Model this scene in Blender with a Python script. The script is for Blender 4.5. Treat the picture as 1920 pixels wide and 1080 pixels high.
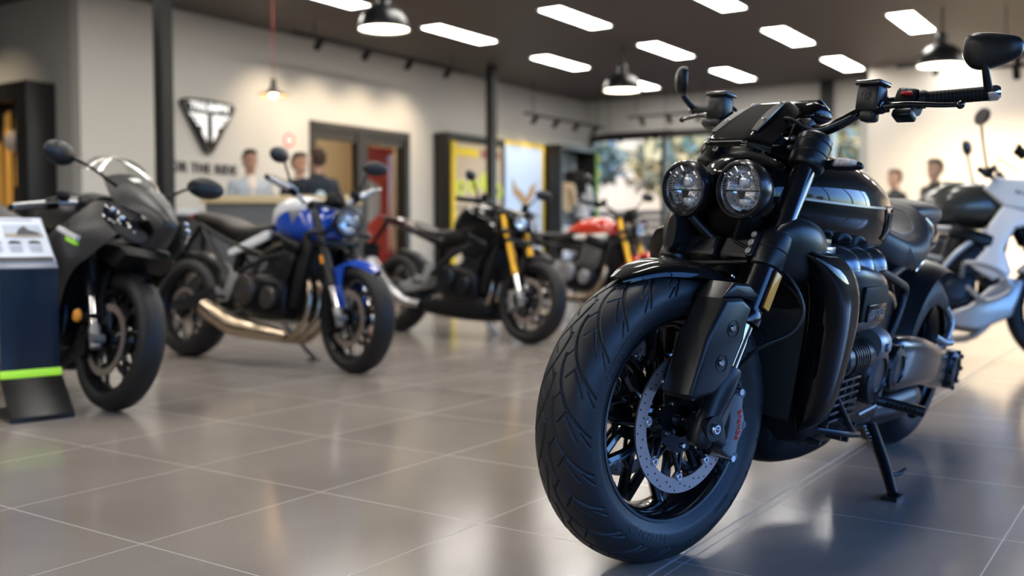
import bpy, bmesh, math, random
import numpy as np
from mathutils import Matrix, Vector
random.seed(4); rng = np.random.default_rng(4)
SC = bpy.context.scene
COL = SC.collection
for o in list(bpy.data.objects): bpy.data.objects.remove(o)

# ------------------------------------------------------------------ camera, world, exposure
PITCH = .0487
cd = bpy.data.cameras.new('camera'); cam = bpy.data.objects.new('camera', cd); COL.objects.link(cam)
cam.location = (0, 0, .733); cam.rotation_euler = (math.pi/2 - PITCH, 0, 0)
cd.sensor_width = 36; cd.lens = 1880/1920*36
cd.clip_start = .05; cd.clip_end = 400
cd.dof.use_dof = True; cd.dof.focus_distance = 2.14; cd.dof.aperture_fstop = 2.0
SC.camera = cam
SC.view_settings.view_transform = 'Standard'; SC.view_settings.look = 'None'
SC.view_settings.gamma = 1; SC.view_settings.use_curve_mapping = False
SC.view_settings.exposure = 0.5
TH = .9768                                   # the room's long direction, turned from the camera's x axis
RM = Matrix.Rotation(TH, 4, 'Z')             # room coordinates (u, v, z) -> world
H = 3.3
def uv(x, y): return (x*math.cos(TH)+y*math.sin(TH), -x*math.sin(TH)+y*math.cos(TH))

w = bpy.data.worlds.new('world'); SC.world = w; w.use_nodes = True
nt = w.node_tree; bg = nt.nodes['Background']
sky = nt.nodes.new('ShaderNodeTexSky'); sky.sky_type = 'NISHITA'; sky.sun_disc = False
sky.sun_elevation = math.radians(14); sky.sun_rotation = math.radians(90) - TH + math.radians(8)
sky.air_density = 1.2; sky.dust_density = 1.0; sky.ozone_density = 2.0
tint = nt.nodes.new('ShaderNodeMix'); tint.data_type = 'RGBA'; tint.blend_type = 'MULTIPLY'; tint.inputs[0].default_value = 1; tint.inputs[7].default_value = (.42, .70, 1.35, 1)
nt.links.new(sky.outputs[0], tint.inputs[6]); nt.links.new(tint.outputs[2], bg.inputs[0]); bg.inputs[1].default_value = .8

sl = bpy.data.lights.new('sun', 'SUN'); sl.energy = 5.5; sl.color = (1, .86, .66); sl.angle = .02
so = bpy.data.objects.new('sun', sl); COL.objects.link(so); so.matrix_world = RM @ Vector((.62, -.55, -.56)).to_track_quat('-Z', 'Y').to_matrix().to_4x4()
def portal(name, u, v, z, su, sz, rot):
    l = bpy.data.lights.new(name, 'AREA'); l.shape = 'RECTANGLE'; l.size = su; l.size_y = sz
    l.cycles.is_portal = True
    o = bpy.data.objects.new(name, l); COL.objects.link(o)
    o.matrix_world = RM @ Matrix.Translation((u, v, z)) @ Matrix.Rotation(rot, 4, 'Z') @ Matrix.Rotation(math.pi/2, 4, 'X')
portal('side_window_portal', 3.4, -3.42, 1.5, 14.8, 3.0, math.pi)
portal('back_window_portal', 16.4, 6.9, 1.32, 5.0, 2.64, -math.pi/2)

# ------------------------------------------------------------------ materials
MATS = {}
def mat(name, col, rough=.5, metal=0, coat=0, emit=0, trans=0, ior=1.45, spec=.5, vary=.0, bump=0, scale=40, ecol=None, croug=.03):
    if name in MATS: return MATS[name]
    m = bpy.data.materials.new(name); m.use_nodes = True; n = m.node_tree; b = n.nodes['Principled BSDF']
    b.inputs['Base Color'].default_value = (*col, 1); b.inputs['Roughness'].default_value = rough
    b.inputs['Metallic'].default_value = metal; b.inputs['Coat Weight'].default_value = coat
    b.inputs['Coat Roughness'].default_value = croug; b.inputs['Transmission Weight'].default_value = trans
    b.inputs['IOR'].default_value = ior; b.inputs['Specular IOR Level'].default_value = spec
    if emit:
        b.inputs['Emission Color'].default_value = (*(ecol or col), 1); b.inputs['Emission Strength'].default_value = emit
    if vary or bump:
        tc = n.nodes.new('ShaderNodeTexCoord'); nz = n.nodes.new('ShaderNodeTexNoise')
        nz.inputs['Scale'].default_value = scale; nz.inputs['Detail'].default_value = 4
        n.links.new(tc.outputs['Object'], nz.inputs['Vector'])
        if vary:
            mr = n.nodes.new('ShaderNodeMapRange'); mr.inputs[3].default_value = max(0, rough-vary); mr.inputs[4].default_value = rough+vary
            n.links.new(nz.outputs[0], mr.inputs[0]); n.links.new(mr.outputs[0], b.inputs['Roughness'])
        if bump:
            bp = n.nodes.new('ShaderNodeBump'); bp.inputs['Strength'].default_value = bump; bp.inputs['Distance'].default_value = .002
            n.links.new(nz.outputs[0], bp.inputs['Height']); n.links.new(bp.outputs[0], b.inputs['Normal'])
    MATS[name] = m; return m
GLOSS = mat('gloss_black_paint', (.002,.002,.0024), .5, 0, .7, spec=.05)
SATIN = mat('satin_black_paint', (.008,.0088,.0105), .34, 0, 0, spec=.45, vary=.05, scale=90)
MATTE = mat('matte_black', (.003,.003,.0035), .55, spec=.25, vary=.08)
GRAPH = mat('graphite_metal', (.035,.038,.046), .32, .85, vary=.06)
DARKM = mat('dark_anodised', (.012,.012,.014), .28, .6, vary=.06)
CHROME = mat('chrome', (.75,.75,.76), .07, 1)
STEEL = mat('brushed_steel', (.42,.42,.43), .28, 1, vary=.03, scale=60)
DISC = mat('brake_disc_steel', (.44,.36,.33), .38, .9, vary=.08, scale=200)
ALU = mat('cast_aluminium', (.32,.32,.33), .42, .8, vary=.1)
RUB = mat('tyre_rubber', (.017,.0185,.021), .46, spec=.5, bump=.12, scale=500)
RUBB = mat('tyre_rubber_plain', (.008,.008,.009), .55, vary=.06)
HOSE = mat('rubber_hose', (.008,.008,.009), .4)
HOLE_SHADE = mat('hole_shade', (.002,.002,.002), .9)  # near-black colour painted for the shade inside holes and recesses
LEATH = mat('seat_leather', (.022,.023,.026), .42, bump=.4, scale=300)
AMBER = mat('amber_reflector', (1.0,.36,.02), .3, coat=.6, bump=.5, scale=500)
GLASS = mat('clear_glass', (1,1,1), .0, trans=1, ior=1.25)
SMOKE = mat('screen_plastic', (.93,.95,.95), .02, trans=1, ior=1.12)
REFL = mat('lamp_reflector', (.85,.88,.93), .15, .95, bump=.9, scale=70)
LENSI = mat('lamp_projector', (.75,.82,.92), .08, .5, coat=1)
WHITEP = mat('white_paint', (.72,.73,.74), .25, coat=.6)
BLUEP = mat('blue_paint', (.008,.06,.42), .2, coat=1)
REDP = mat('red_paint', (.60,.035,.012), .2, coat=1)
GOLDF = mat('gold_anodised', (.62,.35,.035), .28, .75)
BRONZE = mat('exhaust_steel', (.46,.37,.28), .24, .95, vary=.03, scale=12)
SILVERP = mat('silver_paint', (.40,.41,.42), .3, .6, coat=.5)
GREYM = mat('matte_grey_paint', (.028,.026,.027), .36, vary=.04)
OLIVE = mat('dark_olive_paint', (.03,.03,.024), .3, coat=.6)
LIME = mat('lime_green', (.42,.95,.03), .4)
REDS = mat('red_switch', (.5,.01,.015), .35)
LETTER = mat('white_lettering', (.75,.75,.75), .4)
REDL = mat('red_lettering', (.65,.03,.02), .4)
BOLT = mat('zinc_bolt', (.62,.63,.65), .22, 1)

# ------------------------------------------------------------------ geometry toolkit
def cr(P, n, closed=False):
    P = np.asarray(P, float)
    if len(P) < 3 and not closed:
        t = np.linspace(0, 1, max(2, n))[:, None]; return P[0]*(1-t)+P[-1]*t
    if closed: Q = np.vstack([P[-1], P, P[0], P[1]]); S = len(P)
    else: Q = np.vstack([2*P[0]-P[1], P, 2*P[-1]-P[-2]]); S = len(P)-1
    out = []
    T = np.linspace(0, S, n, endpoint=not closed)
    for t in T:
        i = min(int(t), S-1); u = t-i; a, b, c, d = Q[i], Q[i+1], Q[i+2], Q[i+3]
        out.append(.5*((2*b)+(c-a)*u+(2*a-5*b+4*c-d)*u*u+(3*b-a-3*c+d)*u**3))
    return np.array(out)
class G:
    def __init__(s, M=None):
        s.V = []; s.F = []; s.n = 0; s.M = M if M is not None else Matrix.Identity(4); s.X = s.M
    def at(s, M): s.X = s.M @ M; return s
    def add(s, V, F):
        A = np.array(s.X); V = np.asarray(V, float); V = V@A[:3, :3].T + A[:3, 3]
        s.V.append(V); s.F += [tuple(int(i)+s.n for i in f) for f in F]; s.n += len(V); return s
    def bm(s, b):
        b.verts.index_update(); r = s.add([v.co[:] for v in b.verts], [[v.index for v in f.verts] for f in b.faces]); b.free(); return r
    def box(s, c, d, bev=0, seg=2, R=None):
        b = bmesh.new(); bmesh.ops.create_cube(b, size=1)
        for v in b.verts: v.co = Vector((v.co.x*d[0], v.co.y*d[1], v.co.z*d[2]))
        if bev: bmesh.ops.bevel(b, geom=b.edges[:], offset=bev, segments=seg, affect='EDGES', profile=.5)
        if R is not None: bmesh.ops.transform(b, matrix=R, verts=b.verts[:])
        for v in b.verts: v.co += Vector(c)
        return s.bm(b)
    def plate(s, poly, y0, y1, bev=0, seg=2):
        b = bmesh.new(); vs = [b.verts.new((p[0], y0, p[1])) for p in poly]; f = b.faces.new(vs)
        r = bmesh.ops.extrude_face_region(b, geom=[f]); nv = [g for g in r['geom'] if isinstance(g, bmesh.types.BMVert)]
        for v in nv: v.co.y = y1
        if bev:
            ed = [e for e in b.edges if abs(e.verts[0].co.y-e.verts[1].co.y) < 1e-6]
            bmesh.ops.bevel(b, geom=ed, offset=bev, segments=seg, affect='EDGES', profile=.5)
        return s.bm(b)
    def rings(s, R, caps=True, closed=False):
        k = len(R[0]); V = np.vstack(R); F = []
        m = len(R)
        for i in range(m if closed else m-1):
            a = i*k; c = ((i+1) % m)*k
            F += [(a+j, a+(j+1) % k, c+(j+1) % k, c+j) for j in range(k)]
        if caps and not closed: F += [tuple(range(k))[::-1], tuple(range((m-1)*k, m*k))]
        return s.add(V, F)
    def hull(s, st, n=28, m=None, e=2.4, k=.5, axis='x'):
        st = [tuple(t)+(0,)*(5-len(t)) for t in st]; S = cr(st, m or 6*len(st)); t = np.linspace(0, 2*np.pi, n, endpoint=False)
        c, sn = np.cos(t), np.sin(t); R = []
        for x, a, b, wd, yo in S:
            mid = b+(a-b)*k; cy = np.sign(c)*np.abs(c)**(2/e)*max(wd, .001)+yo
            z = np.where(sn > 0, mid+(a-mid)*np.abs(sn)**(2/e), mid-(mid-b)*np.abs(sn)**(2/e))
            if axis == 'x': R.append(np.stack([np.full(n, x), cy, z], 1))
            elif axis == 'z': R.append(np.stack([z, cy, np.full(n, x)], 1))
            else: R.append(np.stack([cy, np.full(n, x), z], 1))
        return s.rings(R)
    def tube(s, P, r, n=12, sub=None, caps=True, flat=1):
        P = np.asarray(P, float)
        q = cr(P, sub or (6*(len(P)-1)+1)) if len(P) > 2 else P
        rr = np.interp(np.linspace(0, 1, len(q)), np.linspace(0, 1, len(r)), r) if np.ndim(r) else np.full(len(q), r)
        T = np.gradient(q, axis=0); T /= np.linalg.norm(T, axis=1)[:, None]+1e-12
        up = np.array([0, 0, 1.]) if abs(T[0][2]) < .9 else np.array([0, 1., 0])
        N = np.cross(T[0], up); N /= np.linalg.norm(N); R = []; a = np.linspace(0, 2*np.pi, n, endpoint=False)
        for i in range(len(q)):
            N = N-T[i]*(N@T[i]); N /= np.linalg.norm(N)+1e-12; B = np.cross(T[i], N)
            R.append(q[i]+rr[i]*(np.cos(a)[:, None]*N+flat*np.sin(a)[:, None]*B))
        return s.rings(R, caps)
    def lathe(s, prof, n=48, axis='y', c=(0, 0, 0), closed=False):
        a = np.linspace(0, 2*np.pi, n, endpoint=False); R = []
        for r, h in prof:
            x, z = r*np.cos(a), r*np.sin(a); hh = np.full(n, h)
            p = {'y': (x, hh, z), 'z': (x, z, hh), 'x': (hh, x, z)}[axis]; R.append(np.stack(p, 1)+np.array(c))
        k0 = s.n; s.rings(R, False, closed)
        if not closed:
            if prof[0][0] < .003: s.F.append(tuple(range(k0, k0+n))[::-1])
            if prof[-1][0] < .003: s.F.append(tuple(range(s.n-n, s.n)))
        return s
    def cyl(s, a, b, r, n=20): return s.tube([a, b], r, n)
    def sheet(s, Gd, th):
        Gd = np.asarray(Gd, float); a, b, _ = Gd.shape
        du = np.gradient(Gd, axis=0); dv = np.gradient(Gd, axis=1); N = np.cross(du, dv); N /= np.linalg.norm(N, axis=2)[..., None]+1e-12
        V = np.vstack([Gd.reshape(-1, 3), (Gd-N*th).reshape(-1, 3)]); F = []; o = a*b
        for i in range(a-1):
            for j in range(b-1):
                q = (i*b+j, (i+1)*b+j, (i+1)*b+j+1, i*b+j+1); F += [q, tuple(x+o for x in q[::-1])]
        for i in range(a-1):
            for j, fl in ((0, 0), (b-1, 1)):
                q = (i*b+j, (i+1)*b+j, (i+1)*b+j+o, i*b+j+o); F.append(q if fl else q[::-1])
        for j in range(b-1):
            for i, fl in ((0, 1), (a-1, 0)):
                q = (i*b+j, i*b+j+1, i*b+j+1+o, i*b+j+o); F.append(q if fl else q[::-1])
        return s.add(V, F)
    def patch(s, rows, nu, nv, th):
        R = np.array([cr(r, nv) for r in rows]); R = np.stack([cr(R[:, j], nu) for j in range(nv)], 1); return s.sheet(R, th)
    def ball(s, c, r, n=20, m=12):
        r = (r,)*3 if np.ndim(r) == 0 else r
        pr = [(math.sin(t), math.cos(t)) for t in np.linspace(.02, math.pi-.02, m)]
        a = np.linspace(0, 2*np.pi, n, endpoint=False)
        return s.rings([np.stack([p*np.cos(a)*r[0], p*np.sin(a)*r[1], np.full(n, h*r[2])], 1)+np.array(c) for p, h in pr])
    def bolt(s, c, d, r=.006, h=.004):
        c = np.array(c, float); d = np.array(d, float); d /= np.linalg.norm(d)
        s.tube([c, c+d*h*.6, c+d*h], [r, r, r*.75], 12, 3); return s
    def text(s, txt, size, fn, ext=.0006, align='CENTER', bold=0, sp=1):
        cu = bpy.data.curves.new('t', 'FONT'); cu.body = txt; cu.size = size; cu.extrude = ext; cu.align_x = align; cu.align_y = 'CENTER'; cu.offset = bold; cu.space_character = sp
        cu.resolution_u = 3
        o = bpy.data.objects.new('t', cu); COL.objects.link(o); dg = bpy.context.evaluated_depsgraph_get()
        me = bpy.data.meshes.new_from_object(o.evaluated_get(dg)); bpy.data.objects.remove(o)
        V = np.array([v.co[:] for v in me.vertices]); F = [tuple(p.vertices) for p in me.polygons]; bpy.data.meshes.remove(me)
        return s.add(np.array([fn(*v) for v in V]), F) if len(V) else s
    def build(s, name, m, parent=None, angle=38, recalc=True):
        me = bpy.data.meshes.new(name)
        V = np.vstack(s.V) if s.V else np.zeros((0, 3))
        me.from_pydata(V.tolist(), [], s.F)
        if recalc:
            b = bmesh.new(); b.from_mesh(me); bmesh.ops.recalc_face_normals(b, faces=b.faces[:]); b.to_mesh(me); b.free()
        me.polygons.foreach_set('use_smooth', [True]*len(me.polygons)); me.set_sharp_from_angle(angle=math.radians(angle)); me.update()
        for x in (m if isinstance(m, (list, tuple)) else [m]): me.materials.append(x)
        o = bpy.data.objects.new(name, me); COL.objects.link(o)
        if parent is not None: o.parent = parent
        return o
def T3(x, y, z): return Matrix.Translation((x, y, z))
def RX(a): return Matrix.Rotation(math.radians(a), 4, 'X')
def RY(a): return Matrix.Rotation(math.radians(a), 4, 'Y')
def RZ(a): return Matrix.Rotation(math.radians(a), 4, 'Z')
def tag(o, label=None, cat=None, group=None, kind=None):
    for k, v in (('label', label), ('category', cat), ('group', group), ('kind', kind)):
        if v: o[k] = v
    return o
def thing(name, label, cat, M=None, group=None):
    o = bpy.data.objects.new(name, None); COL.objects.link(o); o.empty_display_size = .1
    if M is not None: o.matrix_world = M
    return tag(o, label, cat, group)
def room(g, name, m, **k):
    o = g.build(name, m, angle=30); o.matrix_world = RM; tag(o, kind='structure'); return o

# ------------------------------------------------------------------ the room
def floor_mat():
    m = bpy.data.materials.new('porcelain_floor_tiles'); m.use_nodes = True; n = m.node_tree; L = n.links; b = n.nodes['Principled BSDF']
    tc = n.nodes.new('ShaderNodeTexCoord'); sp = n.nodes.new('ShaderNodeSeparateXYZ'); L.new(tc.outputs['Object'], sp.inputs[0])
    def mth(op, a, v, c=None):
        x = n.nodes.new('ShaderNodeMath'); x.operation = op
        for i, q in enumerate((a, v, c)):
            if q is None: continue
            if isinstance(q, (int, float)): x.inputs[i].default_value = q
            else: L.new(q, x.inputs[i])
        return x.outputs[0]
    def line(co, off, per, wd):
        q = mth('DIVIDE', mth('SUBTRACT', co, off), per); f = mth('FRACT', mth('ADD', q, .5), None)
        d = mth('MULTIPLY', mth('ABSOLUTE', mth('SUBTRACT', f, .5), None), per)
        mr = n.nodes.new('ShaderNodeMapRange'); mr.inputs[1].default_value = wd; mr.inputs[2].default_value = wd*1.6; mr.inputs[3].default_value = 1; mr.inputs[4].default_value = 0
        L.new(d, mr.inputs[0]); return mr.outputs[0], mth('FLOOR', mth('ADD', q, 0), None)
    gu, iu = line(sp.outputs[0], 1.474, .6, .0013); gv, iv = line(sp.outputs[1], 3.214, .5712, .0013)
    g = mth('MAXIMUM', gu, gv)
    # the wider movement joint running past the front wheel
    d = mth('ABSOLUTE', mth('SUBTRACT', sp.outputs[1], .957), None); mr = n.nodes.new('ShaderNodeMapRange')
    mr.inputs[1].default_value = .003; mr.inputs[2].default_value = .0045; mr.inputs[3].default_value = 1; mr.inputs[4].default_value = 0; L.new(d, mr.inputs[0]); g = mth('MAXIMUM', g, mr.outputs[0])
    cb = n.nodes.new('ShaderNodeCombineXYZ'); L.new(iu, cb.inputs[0]); L.new(iv, cb.inputs[1])
    wn = n.nodes.new('ShaderNodeTexWhiteNoise'); wn.noise_dimensions = '2D'; L.new(cb.outputs[0], wn.inputs['Vector'])
    nz = n.nodes.new('ShaderNodeTexNoise'); nz.inputs['Scale'].default_value = 2.2; nz.inputs['Detail'].default_value = 6; L.new(tc.outputs['Object'], nz.inputs['Vector'])
    nf = n.nodes.new('ShaderNodeTexNoise'); nf.inputs['Scale'].default_value = 170; nf.inputs['Detail'].default_value = 3; L.new(tc.outputs['Object'], nf.inputs['Vector'])
    s = mth('ADD', mth('MULTIPLY', nz.outputs[0], .5), mth('ADD', mth('MULTIPLY', wn.outputs[0], .12), mth('MULTIPLY', nf.outputs[0], .38)))
    cr_ = n.nodes.new('ShaderNodeValToRGB'); cr_.color_ramp.elements[0].position = .25; cr_.color_ramp.elements[0].color = (.207, .180, .155, 1)
    cr_.color_ramp.elements[1].position = .8; cr_.color_ramp.elements[1].color = (.318, .280, .243, 1); L.new(s, cr_.inputs[0])
    mx = n.nodes.new('ShaderNodeMix'); mx.data_type = 'RGBA'; L.new(g, mx.inputs[0]); L.new(cr_.outputs[0], mx.inputs[6]); mx.inputs[7].default_value = (.46, .44, .42, 1)
    L.new(mx.outputs[2], b.inputs['Base Color'])
    r = mth('ADD', mth('MULTIPLY', nz.outputs[0], .10), mth('MULTIPLY', g, .3)); r = mth('ADD', r, .11); L.new(r, b.inputs['Roughness'])
    bp = n.nodes.new('ShaderNodeBump'); bp.inputs['Strength'].default_value = .10; bp.inputs['Distance'].default_value = .001; L.new(nf.outputs[0], bp.inputs['Height']); L.new(bp.outputs[0], b.inputs['Normal'])
    b.inputs['Specular IOR Level'].default_value = .24
    return m
WALL = mat('wall_plaster', (.56, .545, .515), .8, bump=.15, scale=25)
CEIL = mat('dark_ceiling_board', (.075, .062, .055), .6, bump=.2, scale=12)
POST = mat('dark_steel_post', (.016, .017, .017), .45)
FRAME = mat('dark_frame', (.022, .019, .017), .4)
VL, UB = 9.47, 16.53                       # left wall plane, back wall plane
VR, UF, UP = -3.5, -5.0, 6.11
def slab(g, u0, u1, v0, v1, z0, z1): return g.box(((u0+u1)/2, (v0+v1)/2, (z0+z1)/2), (abs(u1-u0), abs(v1-v0), abs(z1-z0)))
room(slab(G(), UF, UB+.2, VR-.2, 14.2, -.1, 0), 'floor', floor_mat())
room(slab(G(), UF, UB+3.4, VR-.2, 14.2, H, H+.15), 'ceiling', CEIL)
# left wall with the double door's opening (u 9.34 .. 11.33)
g = G(); D0, D1, DZ = 9.34, 11.33, 2.25
slab(g, UP, D0, VL, VL+.15, 0, H); slab(g, D1, UB+.2, VL, VL+.15, 0, H); slab(g, D0, D1, VL, VL+.15, DZ, H); room(g, 'wall_left', WALL)
room(slab(G(), UP, UP+.15, VL+.15, 14, 0, H), 'wall_recess', mat('wall_grey', (.40, .395, .38), .8, bump=.15, scale=25))
room(slab(G(), UF, UP+.2, 14, 14.15, 0, H), 'wall_side', WALL)
# back wall: wide window, pillar, bright window strip, thick feature wall
g = G(); W0, W1 = 9.39, 5.10; WZ = 2.65
slab(g, UB, UB+.2, VL+.15, W0, 0, H); slab(g, UB, UB+.2, W0, VR-.2, WZ, H); slab(g, UB, UB+.2, 4.45, VR, 0, WZ)
room(g, 'wall_back', WALL)
room(slab(G(), 15.55, 15.75, 4.05, VR, 0, H), 'wall_feature', mat('wall_warm', (.60, .56, .50), .8, bump=.1, scale=25))
room(slab(G(), UB-.1, UB+.2, 5.05, 4.86, 0, H), 'trim_1', POST)
# window frame of the back wall
g = G(); 
for a, b in ((W0, W0-.07), (7.92, 7.84), (W1+.03, W1-.03)): slab(g, UB-.02, UB+.08, a, b, 0, WZ)
slab(g, UB-.03, UB+.09, W0, 4.45, WZ-.10, WZ+.02); slab(g, UB-.02, UB+.08, W0, 4.45, 0, .10)
wf = room(g, 'window_1', FRAME)
p = slab(G(), UB+.03, UB+.036, W0, 4.45, .08, WZ-.08).build('glass_pane', mat('window_glass', (1, 1, 1), 0, trans=1, ior=1.12), wf)
# right hand glazed front, beyond the frame of the photo, whose sky lights the bikes
g = G()
slab(g, UF, 11.2, VR-.15, VR, 3.05, H); slab(g, UF, 11.2, VR-.15, VR, 0, .80); slab(g, 11.0, UB, VR-.15, VR, 0, H)
for u in (-5, -2.6, -.2, 2.2, 4.6, 7.0, 9.4): slab(g, u, u+.07, VR-.12, VR-.02, .06, 3.05)
room(g, 'window_2', FRAME)
g = G(); slab(g, UF-.15, UF, VR, 14, 0, H); room(g, 'wall_front', WALL)
# posts
for k, (x, y, s) in enumerate(((-3.10, 9.0, .12), (-.305, 15.0, .12))):
    u, v = uv(x, y); room(slab(G(), u-s/2, u+s/2, v-s/2, v+s/2, 0, H), 'trim_%d' % (k+2), POST)
# adjoining room behind the glass door
for nm_, sl in (('wall_office_back', (8.2, 13.0, 12.2, 12.3, 0, 2.9)), ('wall_office_left', (8.1, 8.2, VL+.15, 12.2, 0, 2.9)), ('wall_office_right', (13.0, 13.1, VL+.15, 12.2, 0, 2.9)), ('ceiling_office', (8.1, 13.1, VL+.15, 12.3, 2.9, 3)), ('floor_office', (8.1, 13.1, VL+.15, 12.3, -.1, 0))):
    room(slab(G(), *sl), nm_, mat('office_wall', (.70, .60, .42), .8, bump=.1))
for k_, (u_, v_) in enumerate(((9.6, 10.9), (10.9, 10.9), (12.2, 11.2))):
    t = thing('office_ceiling_light', 'round ceiling light in the lit room behind the glass door, number %s from left' % ('first', 'second', 'third')[k_], 'ceiling light', RM @ T3(u_, v_, 2.9)); t['label'] = 'round ceiling light behind the glass double door, the %s one' % ('leftmost', 'middle', 'rightmost')[k_]
    G().lathe([(.16, 0), (.16, -.03), (.14, -.035), (.14, -.01)], 24, 'z', closed=True).build('light_rim', FRAME, t); G().lathe([(.14, -.02), (.001, -.021)], 24, 'z').build('diffuser', mat('office_lamp', (1, .9, .7), .5, emit=38, ecol=(1, .82, .58)), t)
bn = thing('banner', 'tall red and white printed banner behind the right glass door leaf', 'banner', RM @ T3(11.75, 10.4, 0))
G().box((0, 0, 1.1), (.62, .03, 2.1)).build('banner_sheet', mat('banner_red', (.75, .07, .045), .6), bn)
G().plate([(-.31, .95), (-.02, 1.15), (-.02, 1.55), (-.31, 1.65)], -.022, -.016).build('banner_print', mat('banner_white', (.75, .8, .82), .6), bn)
G().box((0, 0, .025), (.66, .3, .05), .01).build('banner_foot', STEEL, bn)
g = G(); F_ = .09
slab(g, D0, D0+F_, VL-.03, VL+.16, 0, DZ); slab(g, D1-F_, D1, VL-.03, VL+.16, 0, DZ); slab(g, D0, D1, VL-.03, VL+.16, DZ-F_, DZ+.02); slab(g, 10.24, 10.43, VL-.02, VL+.1, 0, DZ-F_)
slab(g, D0, D1, VL-.01, VL+.1, 0, .12); slab(g, D0+F_, D1-F_, VL, VL+.06, DZ-.2, DZ-F_)
dr = room(g, 'door_1', FRAME)
slab(G(), D0+F_, D1-F_, VL+.04, VL+.048, .1, DZ-.15).build('glass_pane', MATS['window_glass'], dr)
G().tube([(10.2, VL-.06, .9), (10.2, VL-.06, 1.3)], .014).build('door_handle', STEEL, dr)

# ceiling light panels on their grid
PANEL = mat('light_diffuser', (1, 1, 1), .5, emit=17, ecol=(1, .95, .88)); RIM = mat('panel_rim', (.7, .7, .7), .4)
vs = [7.65, 5.97, 4.28, 2.80, 1.1]; us = [7.75, 10.17, 12.6, 15.0, 5.33, 2.9, .5, -1.9, -4.0]
rows_u = {15.0: 'farthest row from camera', 12.6: 'second farthest row', 10.17: 'third farthest row', 7.75: 'fourth farthest row'}
cols_v = {7.65: 'over the left wall side', 5.97: 'just left of mid ceiling', 4.28: 'just right of mid ceiling', 2.80: 'toward the right wall side'}
k = 0
for u in us:
    for v in (vs if u > 1 else vs[:3] if u > 0 else vs[1:4]):
        k += 1
        if u in rows_u and v in cols_v: lab = 'rectangular white ceiling light panel, %s, %s' % (rows_u[u], cols_v[v])
        else: lab = 'rectangular white ceiling light panel outside the view, above or behind camera'
        M = RM @ T3(u, v, H)
        t = thing('ceiling_light', lab, 'ceiling light', M, 'ceiling light panels')
        g = G()
        for a in (-1, 1): g.box((0, a*.148, -.006), (1.22, .012, .012)); g.box((a*.606, 0, -.006), (.012, .3, .012))
        g.build('light_frame', RIM, t)
        G().box((0, 0, -.004), (1.2, .284, .006)).build('diffuser', PANEL, t)

# pendants
def pendant(x, y, zr, R, label, small=False, power=14):
    t = thing('pendant_lamp', label, 'pendant lamp', T3(x, y, 0), 'black dome pendants' if not small else None)
    if small:
        pr = [(R, zr), (R*.98, zr+.012), (R*.45, zr+.045), (R*.22, zr+.09), (R*.15, zr+.17), (.001, zr+.18)]
    else:
        pr = [(R, zr), (R*1.0, zr+.02), (R*.93, zr+.08), (R*.78, zr+.15), (R*.5, zr+.21), (R*.26, zr+.235), (R*.24, zr+.33), (R*.1, zr+.36), (.001, zr+.36)]
    inner = [(r*.975, z-.004) for r, z in pr[::-1]]
    q = cr(pr, 30).tolist()
    G().lathe([tuple(a) for a in q]+[(a[0]*.97, a[1]-.004) for a in q[::-1]], 48, 'z').build('lamp_shade', SATIN if not small else mat('dark_shade', (.03, .025, .02), .4), t)
    if small:
        G().lathe([(R*.97, zr+.002), (R*.97, zr+.006), (R*.3, zr+.03), (R*.3, zr+.026)], 40, 'z').build('shade_inside', mat('copper_inside', (.85, .42, .2), .4, emit=1.2, ecol=(1, .55, .3)), t)
        G().ball((0, 0, zr+.015), .035).build('bulb', mat('warm_bulb', (1, .8, .5), .5, emit=45, ecol=(1, .62, .32)), t)
        G().cyl((0, 0, zr+.17), (0, 0, H), .004, 6).build('cord', mat('red_cord', (.35, .06, .05), .6), t)
    else:
        G().lathe([(R*.955, zr+.012), (R*.955, zr+.016), (.001, zr+.017)], 48, 'z').build('diffuser', mat('warm_diffuser', (1, .9, .7), .5, emit=9, ecol=(1, .88, .66)), t)
        G().cyl((0, 0, zr+.35), (0, 0, H), .012, 8).build('lamp_rod', MATTE, t)
    return t
pendant(-1.215, 9.63, 2.72, .245, 'black dome pendant lamp with glowing rim, at top left of centre near the post')
pendant(1.478, 13.55, 2.72, .252, 'black dome pendant lamp hanging farthest back above the windows')
pendant(4.78, 11.27, 2.66, .262, 'black dome pendant lamp behind the large handlebar mirror at right')
pendant(-2.50, 10.6, 2.235, .158, 'small cone pendant lamp on a thin red cord over the reception desk', small=True)
pendant(-3.4, 6.3, 2.75, .25, 'black dome pendant lamp above the view at left')

# wall track lights
def track(u0, v0, u1, v1, z, n, label, spots=True, face=(1, 0), power=0, col=(1, .8, .55)):
    t = thing('track_light', label, 'track light', RM @ T3(0, 0, 0))
    G().box(((u0+u1)/2, (v0+v1)/2, z), (max(abs(u1-u0), .035), max(abs(v1-v0), .035), .035)).build('track_rail', MATTE, t)
    for i in range(n):
        f = (i+.5)/n; u = u0+(u1-u0)*f; v = v0+(v1-v0)*f; d = Vector((face[0], face[1], -1.1)).normalized()
        a = Vector((u, v, z-.06)); s_ = G().cyl(a-d*.05, a+d*.09, .04, 14); s_.cyl((u, v, z), (u, v, z-.06), .01, 8); s_.build('spot_head', MATTE, t)
        if power:
            l = bpy.data.lights.new('spot', 'SPOT'); l.energy = power; l.spot_size = math.radians(88); l.spot_blend = .9; l.color = col; l.shadow_soft_size = .04
            o = bpy.data.objects.new('spot_bulb', l); COL.objects.link(o)
            o.matrix_world = RM @ T3(*(a+d*.1)) @ d.to_track_quat('-Z', 'Y').to_matrix().to_4x4()
    for uu, vv in ((u0*.9+u1*.1, v0*.9+v1*.1), (u0*.1+u1*.9, v0*.1+v1*.9)): G().cyl((uu, vv, z), (uu, vv, H), .006, 6).build('hanger_rod', MATTE, t)
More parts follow.
